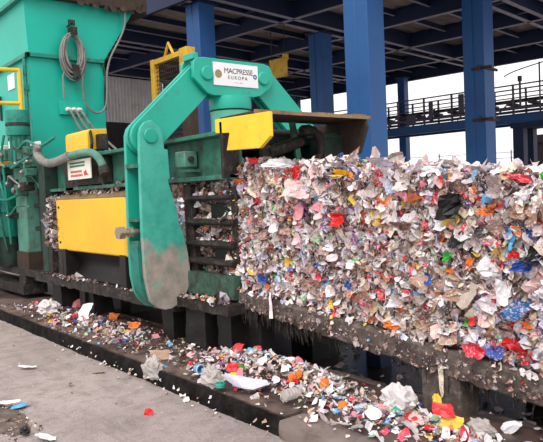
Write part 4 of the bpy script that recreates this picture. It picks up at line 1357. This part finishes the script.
ZONES = {
    'heap': (lambda: (rl.gauss(-3.85, .40), rl.gauss(2.90, .17)), 112, 1000, .058, 'in the litter heap below the left end of the bale', -4.75, -2.95),
    'leg': (lambda: (rl.gauss(-2.3, .42), rl.gauss(2.79, .11)), 80, 620, .062, 'in the litter around the foot of the rusty table leg', -2.9, -1.2),
    'mid': (lambda: (rl.uniform(-3.4, -2.7), rl.gauss(2.90, .12)), 24, 160, .05, 'between the litter heap and the big greyish bag', -3.4, -2.7),
    'left': (lambda: (rl.choice((rl.gauss(-7.1, .5), rl.gauss(-6.0, .35), rl.uniform(-8.8, -5.4))), rl.gauss(2.80, .15)), 66, 620, .062, 'on the mud along the kerb under the yellow panel', -9, -5.3),
    'arm': (lambda: (rl.uniform(-5.5, -4.7), rl.uniform(2.5, 3.1)), 18, 90, .045, 'on the mud below the hooked foot of the green arm', -5.5, -4.6),
}
CNAMES = ['white', 'white', 'white', 'white', 'white', 'white', 'pale', 'pale', 'pale', 'lavender', 'lavender', 'cream', 'palepink', 'cream', 'grey', 'beige', 'tan', 'red', 'crimson', 'pink', 'palepink', 'orange', 'yellow', 'blue', 'lightblue', 'green', 'palegreen']
WORD = {'pale': 'pale grey', 'palepink': 'pale pink', 'lightblue': 'light blue', 'palegreen': 'pale green', 'bluewhite': 'bluish white'}
VAR = {}


def variant(c):
    k = (c, rl.randrange(4))
    if k not in VAR:
        mb = MB()
        mb.crumple(Vector((0, 0, .12)), X, Y, Z, 1, rl.uniform(.6, 1), None, 5, rl.uniform(.22, .42), rl)
        VAR[k] = mb.mesh('scrap_shape', SM[c], None, None)
    return VAR[k]


def put_scrap(name, c, x, y, z, size, label, cat, group=None, tilt=.5):
    o = bpy.data.objects.new(name, variant(c))
    C.objects.link(o)
    o.location = (x, y, z)
    o.rotation_euler = (rl.gauss(0, tilt), rl.gauss(0, tilt), rl.uniform(0, 6.28))
    o.scale = (size, size * rl.uniform(.6, 1), size * rl.uniform(.7, 1.2))
    return tag(o, label, cat, group)


stuff = MB()
for key, (pick, cnt, small, size, where, xa, xb) in ZONES.items():
    k = 0
    while k < cnt:
        x, y = pick()
        if not (2.47 < y < 3.36 and xa - .3 < x < xb + .3):
            continue
        c = rl.choice(CNAMES)
        s = size * math.exp(rl.gauss(-.12, .3))
        wd = WORD.get(c, c)
        put_scrap('plastic_scrap', c, x, y, mound(x, y) + s * .15, s, f'{wd} plastic scrap {where}', 'plastic scrap', f'{wd} scraps {where}')
        k += 1
    k = 0
    while k < small:
        x, y = pick()
        x = x if rl.random() < .8 else rl.uniform(xa, xb)
        if not (2.45 < y < 3.38):
            continue
        rand_piece(stuff, Vector((x, y, mound(x, y) + .008)), Z, .5, size * .55, None, rl, 2)
        k += 1
for i in range(420):                                     # crumbs over the mud, the ledges and the water
    x, y = rl.uniform(-9, -1), rl.uniform(2.45, 3.35)
    rand_piece(stuff, Vector((x, y, mound(x, y) + .006)), Z, .3, .022, None, rl, 2)
for i in range(260):
    x = rl.choice((rl.uniform(-8.6, -5.2), rl.gauss(-7.7, .12)))
    rand_piece(stuff, Vector((x, rl.uniform(2.98, 3.08), .548)), Z, .4, .04, drt if rl.random() < .75 else None, rl, 2)
for i in range(90):
    rand_piece(stuff, Vector((rl.uniform(-5.2, -4.4), rl.uniform(3.0, 3.12), .585)), Z, .4, .045, drt if rl.random() < .65 else None, rl, 2)
for i in range(240):
    rand_piece(stuff, Vector((rl.uniform(-4.6, -1.2), rl.uniform(3.42, 4.7), -.094)), Z, .15, .045, None if rl.random() < .5 else drt, rl, 2)
o = stuff.build('litter', M['scrap'], None, None)
tag(o, 'small shreds of plastic and paper strewn over the mud, the ledges and the water', 'litter', kind='stuff')
gr_ = MB()
for i in range(260):
    x, y = rl.uniform(-8, -1.2), rl.uniform(.9, 2.4)
    rand_piece(gr_, Vector((x, y, .006)), Z, .15, .011, ['white', 'pale', 'cream', 'tan', 'brown', 'grey'], rl, 2)
for i in range(70):
    rand_piece(gr_, Vector((rl.uniform(-6.5, -3.0), 2.38 + rl.uniform(-.04, .02), rl.uniform(.0, .1))), -Y + Z, .4, .018, ['white', 'pale', 'cream', 'tan', 'brown'], rl, 2)
for i in range(500):                                     # the crumbled patch at the lower left
    x, y = rl.gauss(-4.65, .22), rl.gauss(1.28, .07)
    rand_piece(gr_, Vector((x, y, .006)), Z, .35, .016, ['tan', 'beige', 'brown', 'darkgrey', 'cream', 'darkbrown'], rl, 2)
tag(gr_.build('crumbs', M['scrap'], None, None), 'tiny crumbs and shreds scattered over the foreground concrete', 'crumbs', kind='stuff')
dp = MB()
n = 26
vs = [(-4.65, 1.27, .022)]
for q, f in ((1, .5), (2, 1.0)):
    for i in range(n):
        a = 2 * PI * i / n
        r_ = f * (1 + .3 * noise.noise(Vector((math.cos(a) * 2, math.sin(a) * 2, 3))))
        vs.append((-4.65 + .45 * r_ * math.cos(a), 1.27 + .14 * r_ * math.sin(a), .016 if q == 1 else .002))
dp.add(vs, [(0, 1 + i, 1 + (i + 1) % n) for i in range(n)] + [(1 + i, 1 + n + i, 1 + n + (i + 1) % n, 1 + (i + 1) % n) for i in range(n)])
tag(dp.build('dirt_patch', M['dirt']), 'patch of crumbled dirt on the concrete at the lower left', 'dirt', kind='stuff')

UNIQUE = [('bag','clear',-4.55,2.32,0.11,0.205,0.126,'clear plastic bag draped over the black kerb edge'),
 ('wrapper','bluewhite',-4.86,1.39,0.02,0.162,0.066,'white wrapper with a bright blue end on the concrete at the left photo edge'),
 ('lump','black',-4.18,1.28,0.03,0.077,0.058,'black crumpled lump on the dirt patch at the lower left'),
 ('scrap','white',-4.00,1.35,0.02,0.126,0.056,'ragged white paper scrap at the bottom edge left of centre'),
 ('scrap','white',-5.85,1.85,0.01,0.144,0.045,'flat white scrap alone on the concrete at the left'),
 ('scrap','red',-3.94,2.03,0.02,0.055,0.048,'small red scrap alone on the foreground concrete'),
 ('scrap','tan',-5.23,2.25,0.01,0.104,0.026,'flat tan scrap on the concrete at the foot of the kerb'),
 ('scrap','cream',-8.68,2.50,0.02,0.131,0.078,'pale yellowish scrap at the far left foot of the kerb'),
 ('film','red',-4.12,2.91,0.22,0.103,0.087,'red film standing up at the top of the litter heap'),
 ('film','red',-3.80,2.66,0.22,0.102,0.080,'bright red crumpled film in the middle of the litter heap'),
 ('film','crimson',-3.99,3.04,0.20,0.079,0.063,'red film at the back right of the litter heap'),
 ('cup','lightblue',-4.13,2.57,0.17,0.076,0.061,'light blue crushed cup on the left side of the litter heap'),
 ('bag','clear',-3.83,2.49,0.17,0.201,0.115,'clear film bag on the front left of the litter heap'),
 ('lid','teal',-3.67,2.46,0.16,0.077,0.042,'round teal lid at the front of the litter heap'),
 ('fruit','orange',-3.30,2.80,0.18,0.055,0.062,'orange ball of film right of the litter heap, the left one of two'),
 ('fruit','orange',-3.28,2.85,0.18,0.048,0.062,'orange ball of film right of the litter heap, the right one of two'),
 ('scrap','yellow',-3.68,2.55,0.21,0.063,0.049,'yellow scrap below the bright red film in the heap'),
 ('film','pink',-3.69,2.65,0.20,0.050,0.079,'pink film beside the yellow scrap in the heap'),
 ('bottle','clear',-3.11,2.64,0.17,0.097,0.078,'crushed clear ribbed bottle in front of the two orange balls'),
 ('film','lavender',-3.49,2.55,0.15,0.301,0.075,'wide pale lavender film sheet along the front of the heap'),
 ('scrap','white',-2.78,2.52,0.13,0.053,0.036,'white scrap alone on the bare slab, right of the kerb joint'),
 ('scrap','white',-4.00,2.37,0.00,0.058,0.036,'small white scrap on the concrete below the kerb face'),
 ('bag','grey',-2.48,2.93,0.20,0.227,0.144,'big greyish crumpled bag left of the rusty table leg'),
 ('film','yellow',-2.30,3.07,0.22,0.053,0.065,'yellow green film at the foot of the table leg'),
 ('film','white',-2.45,2.69,0.18,0.086,0.069,'white crumpled film in front of the big greyish bag'),
 ('film','palepink',-2.22,2.75,0.17,0.110,0.071,'pink and white film in front of the table leg'),
 ('wrapper2','orange',-2.07,2.86,0.18,0.163,0.108,'red and yellow snack wrapper at the bottom edge in front of the leg'),
 ('scrap','blue',-2.48,3.73,0.02,0.061,0.041,'small blue scrap on the dark ground right of the table leg'),
 ('film','white',-1.88,3.16,0.15,0.110,0.055,'white film on the litter near the lower right corner'),
 ('bag','clear',-1.96,2.99,0.16,0.141,0.081,'clear bag right of the red and yellow snack wrapper'),
 ('scrap','beige',-2.60,2.56,0.13,0.092,0.023,'flat beige scrap on the slab between heap and big bag'),
 ('scrap','orange',-2.74,2.72,0.18,0.055,0.049,'orange scrap on the ridge left of the big greyish bag'),
 ('bag','grey',-7.79,2.76,0.15,0.319,0.159,'pale grey bag lying on the left stretch of litter'),
 ('film','pink',-8.04,3.19,0.16,0.156,0.117,'pink film behind the pale grey bag on the left'),
 ('film','orange',-6.83,3.14,0.16,0.149,0.092,'orange film on the litter under the yellow panel'),
 ('film','orange',-6.05,3.02,0.15,0.146,0.073,'orange brown film on the mud left of the hooked arm foot'),
 ('scrap','tan',-4.78,2.61,0.14,0.186,0.085,'tan sheet of card flat on the kerb slab'),
 ('film','white',-6.90,2.88,0.17,0.135,0.181,'tall white film in the left stretch of litter'),
 ('film','white',-8.92,3.39,0.15,0.128,0.085,'white film beside the foot of the press on the left'),
 ('film','orange',-3.03,2.87,0.18,0.066,0.059,'orange film between the crushed bottle and the big greyish bag'),
 ('film','bluewhite',-2.61,2.75,0.18,0.077,0.054,'blue and white film left of the white crumpled film'),
 ('scrap','brown',-2.69,2.93,0.17,0.056,0.037,'brown scrap at the left edge of the big greyish bag'),
 ('film','white',-3.63,3.02,0.17,0.134,0.052,'white film behind the two orange balls'),
 ('film','white',-4.37,2.79,0.20,0.114,0.049,'white film at the back left of the litter heap')]
NAME = {'scrap': ('plastic_scrap', 'plastic scrap'), 'film': ('film_piece', 'film'), 'bag': ('plastic_bag', 'bag'), 'wrapper': ('food_wrapper', 'wrapper'), 'wrapper2': ('food_wrapper', 'wrapper'),
        'lump': ('crumpled_lump', 'lump'), 'cup': ('plastic_cup', 'cup'), 'lid': ('round_lid', 'lid'), 'fruit': ('film_ball', 'ball'), 'bottle': ('plastic_bottle', 'bottle')}


def blob(c, rx, ry, rz, seed, crease=.35, n=18, m=12):
    """a puffed, creased bag"""
    mb = MB()
    vs = []
    for j in range(m + 1):
        b = PI * j / m
        for i in range(n):
            a = 2 * PI * i / n
            d = Vector((math.sin(b) * math.cos(a), math.sin(b) * math.sin(a), math.cos(b)))
            k = 1 + crease * (abs(noise.noise(d * 2.3 + Vector((seed, 0, 0)))) * 2 - .5) + .2 * crease * noise.noise(d * 7 + Vector((0, seed, 0)))
            vs.append(c + Vector((d.x * rx * k, d.y * ry * k, max(d.z, -.55) * rz * k)))
    mb.add(vs, [(j * n + i, j * n + (i + 1) % n, (j + 1) * n + (i + 1) % n, (j + 1) * n + i) for j in range(m) for i in range(n)])
    return mb


for q, (k, c, x, y, z, w_, h_, lab) in enumerate(UNIQUE):
    nm, cat = NAME[k]
    base = Vector((x, y, max(z - h_ * .3, mound(x, y) if z > .1 else (.005 if z < .1 else z))))
    if q == 0:
        base = Vector((-4.60, 2.44, .06))
    if k in ('bag',):
        mb = blob(base + Vector((0, 0, h_ * .4)), w_ * .52, w_ * .36, h_ * .7, q * 3.7)
        if q == 0:
            mb = blob(base + Vector((0, 0, .04)), .13, .07, .10, 2.0)
        single(mb, nm, M['clear'] if c == 'clear' else SM['pale'], lab, cat, base, smooth=None)
    elif k == 'lump':
        single(blob(base + Vector((0, 0, h_ * .4)), w_ * .5, w_ * .4, h_ * .5, q, .5), nm, SM['black'], lab, cat, base, smooth=None)
    elif k == 'fruit':
        single(blob(base + Vector((0, 0, h_ * .45)), w_ * .55, w_ * .5, h_ * .55, q, .25), nm, SM['orange'], lab, cat, base, smooth=None)
    elif k == 'lid':
        t = thing(nm, lab, cat, base)
        part(MB().lathe([(w_ * .5, 0), (w_ * .5, .02), (w_ * .42, .026), (w_ * .42, .02), (0, .02)], base + Vector((0, 0, .015)), 'z', 24), 'disc', SM['teal'], t)
        part(MB().lathe([(w_ * .18, .02), (w_ * .16, .034), (0, .034)], base + Vector((0, 0, .015)), 'z', 14), 'spout', SM['teal'], t)
    elif k == 'cup':
        t = thing(nm, lab, cat, base)
        part(MB().lathe([(w_ * .36, 0), (w_ * .46, w_ * .8), (w_ * .43, w_ * .8), (w_ * .34, .006)], base + Vector((-w_ * .3, 0, w_ * .38)), 'x', 18), 'wall', SM['lightblue'], t)
        part(MB().tube([base + Vector((w_ * .5, w_ * .46 * math.cos(a), w_ * .38 + w_ * .46 * math.sin(a))) for a in [i * PI / 8 for i in range(16)]], .006, 6, closed=True), 'rim', SM['bluewhite'], t)
    elif k == 'bottle':
        t = thing(nm, lab, cat, base)
        pr_ = [(0.012, 0), (.034, .005)] + [(.036 + .004 * (i % 2), .01 + .012 * i) for i in range(9)] + [(.03, .13), (.014, .15), (.014, .165)]
        mb = MB().lathe(pr_, base + Vector((0.0, -.08, .05)), 'y', 16)
        part(mb, 'body', 'clear', t)
        part(MB().lathe([(.016, 0), (.016, .014), (0, .014)], base + Vector((0, .085, .05)), 'y', 12), 'cap', SM['white'], t)
    elif k == 'wrapper':
        t = thing(nm, lab, cat, base)
        d = Vector((.75, .66, 0))
        e = Vector((-.66, .75, 0))
        mb = MB()
        mb.crumple(base + Vector((0, 0, .02)) - d * .05, d, e, Z, .22, .085, None, 5, .12, rl)
        part(mb, 'sleeve', SM['white'], t, smooth=None)
        mb = MB()
        mb.crumple(base + Vector((0, 0, .03)) + d * .09, d, e, Z, .09, .10, None, 4, .25, rl)
        part(mb, 'blue_end', SM['lightblue'], t, smooth=None)
    elif k == 'wrapper2':
        t = thing(nm, lab, cat, base)
        for nm2, c2, dx, dz in (('red_panel', 'red', -.02, .10), ('yellow_panel', 'yellow', .03, .05), ('white_panel', 'white', .06, .03)):
            mb = MB()
            N = Vector((.3, -.7, .6)).normalized()
            U = N.cross(Z).normalized() * -1
            mb.crumple(base + Vector((dx, -.02, dz)), U, N.cross(U), N, w_ * .7, h_ * .7, None, 5, .35, rl)
            part(mb, nm2, SM[c2], t, smooth=None)
    else:
        mb = MB()
        flat = h_ < w_ * .45
        N = (Z if flat else Vector((.25, -.75, .6)) + Vector((rl.uniform(-.3, .3), 0, rl.uniform(-.2, .2)))).normalized()
        U = (Vector((.78, .63, 0)) - N * N.dot(Vector((.78, .63, 0)))).normalized()
        V = N.cross(U)
        hh = h_ * (1.6 if flat else 1.1)
        mb.crumple(base + Vector((0, 0, .012 if flat else h_ * .45)), U, V, N, w_ * 1.05, hh, None, 5, .22 if flat else .45, rl)
        single(mb, nm, SM[c], lab, cat, base, smooth=None)
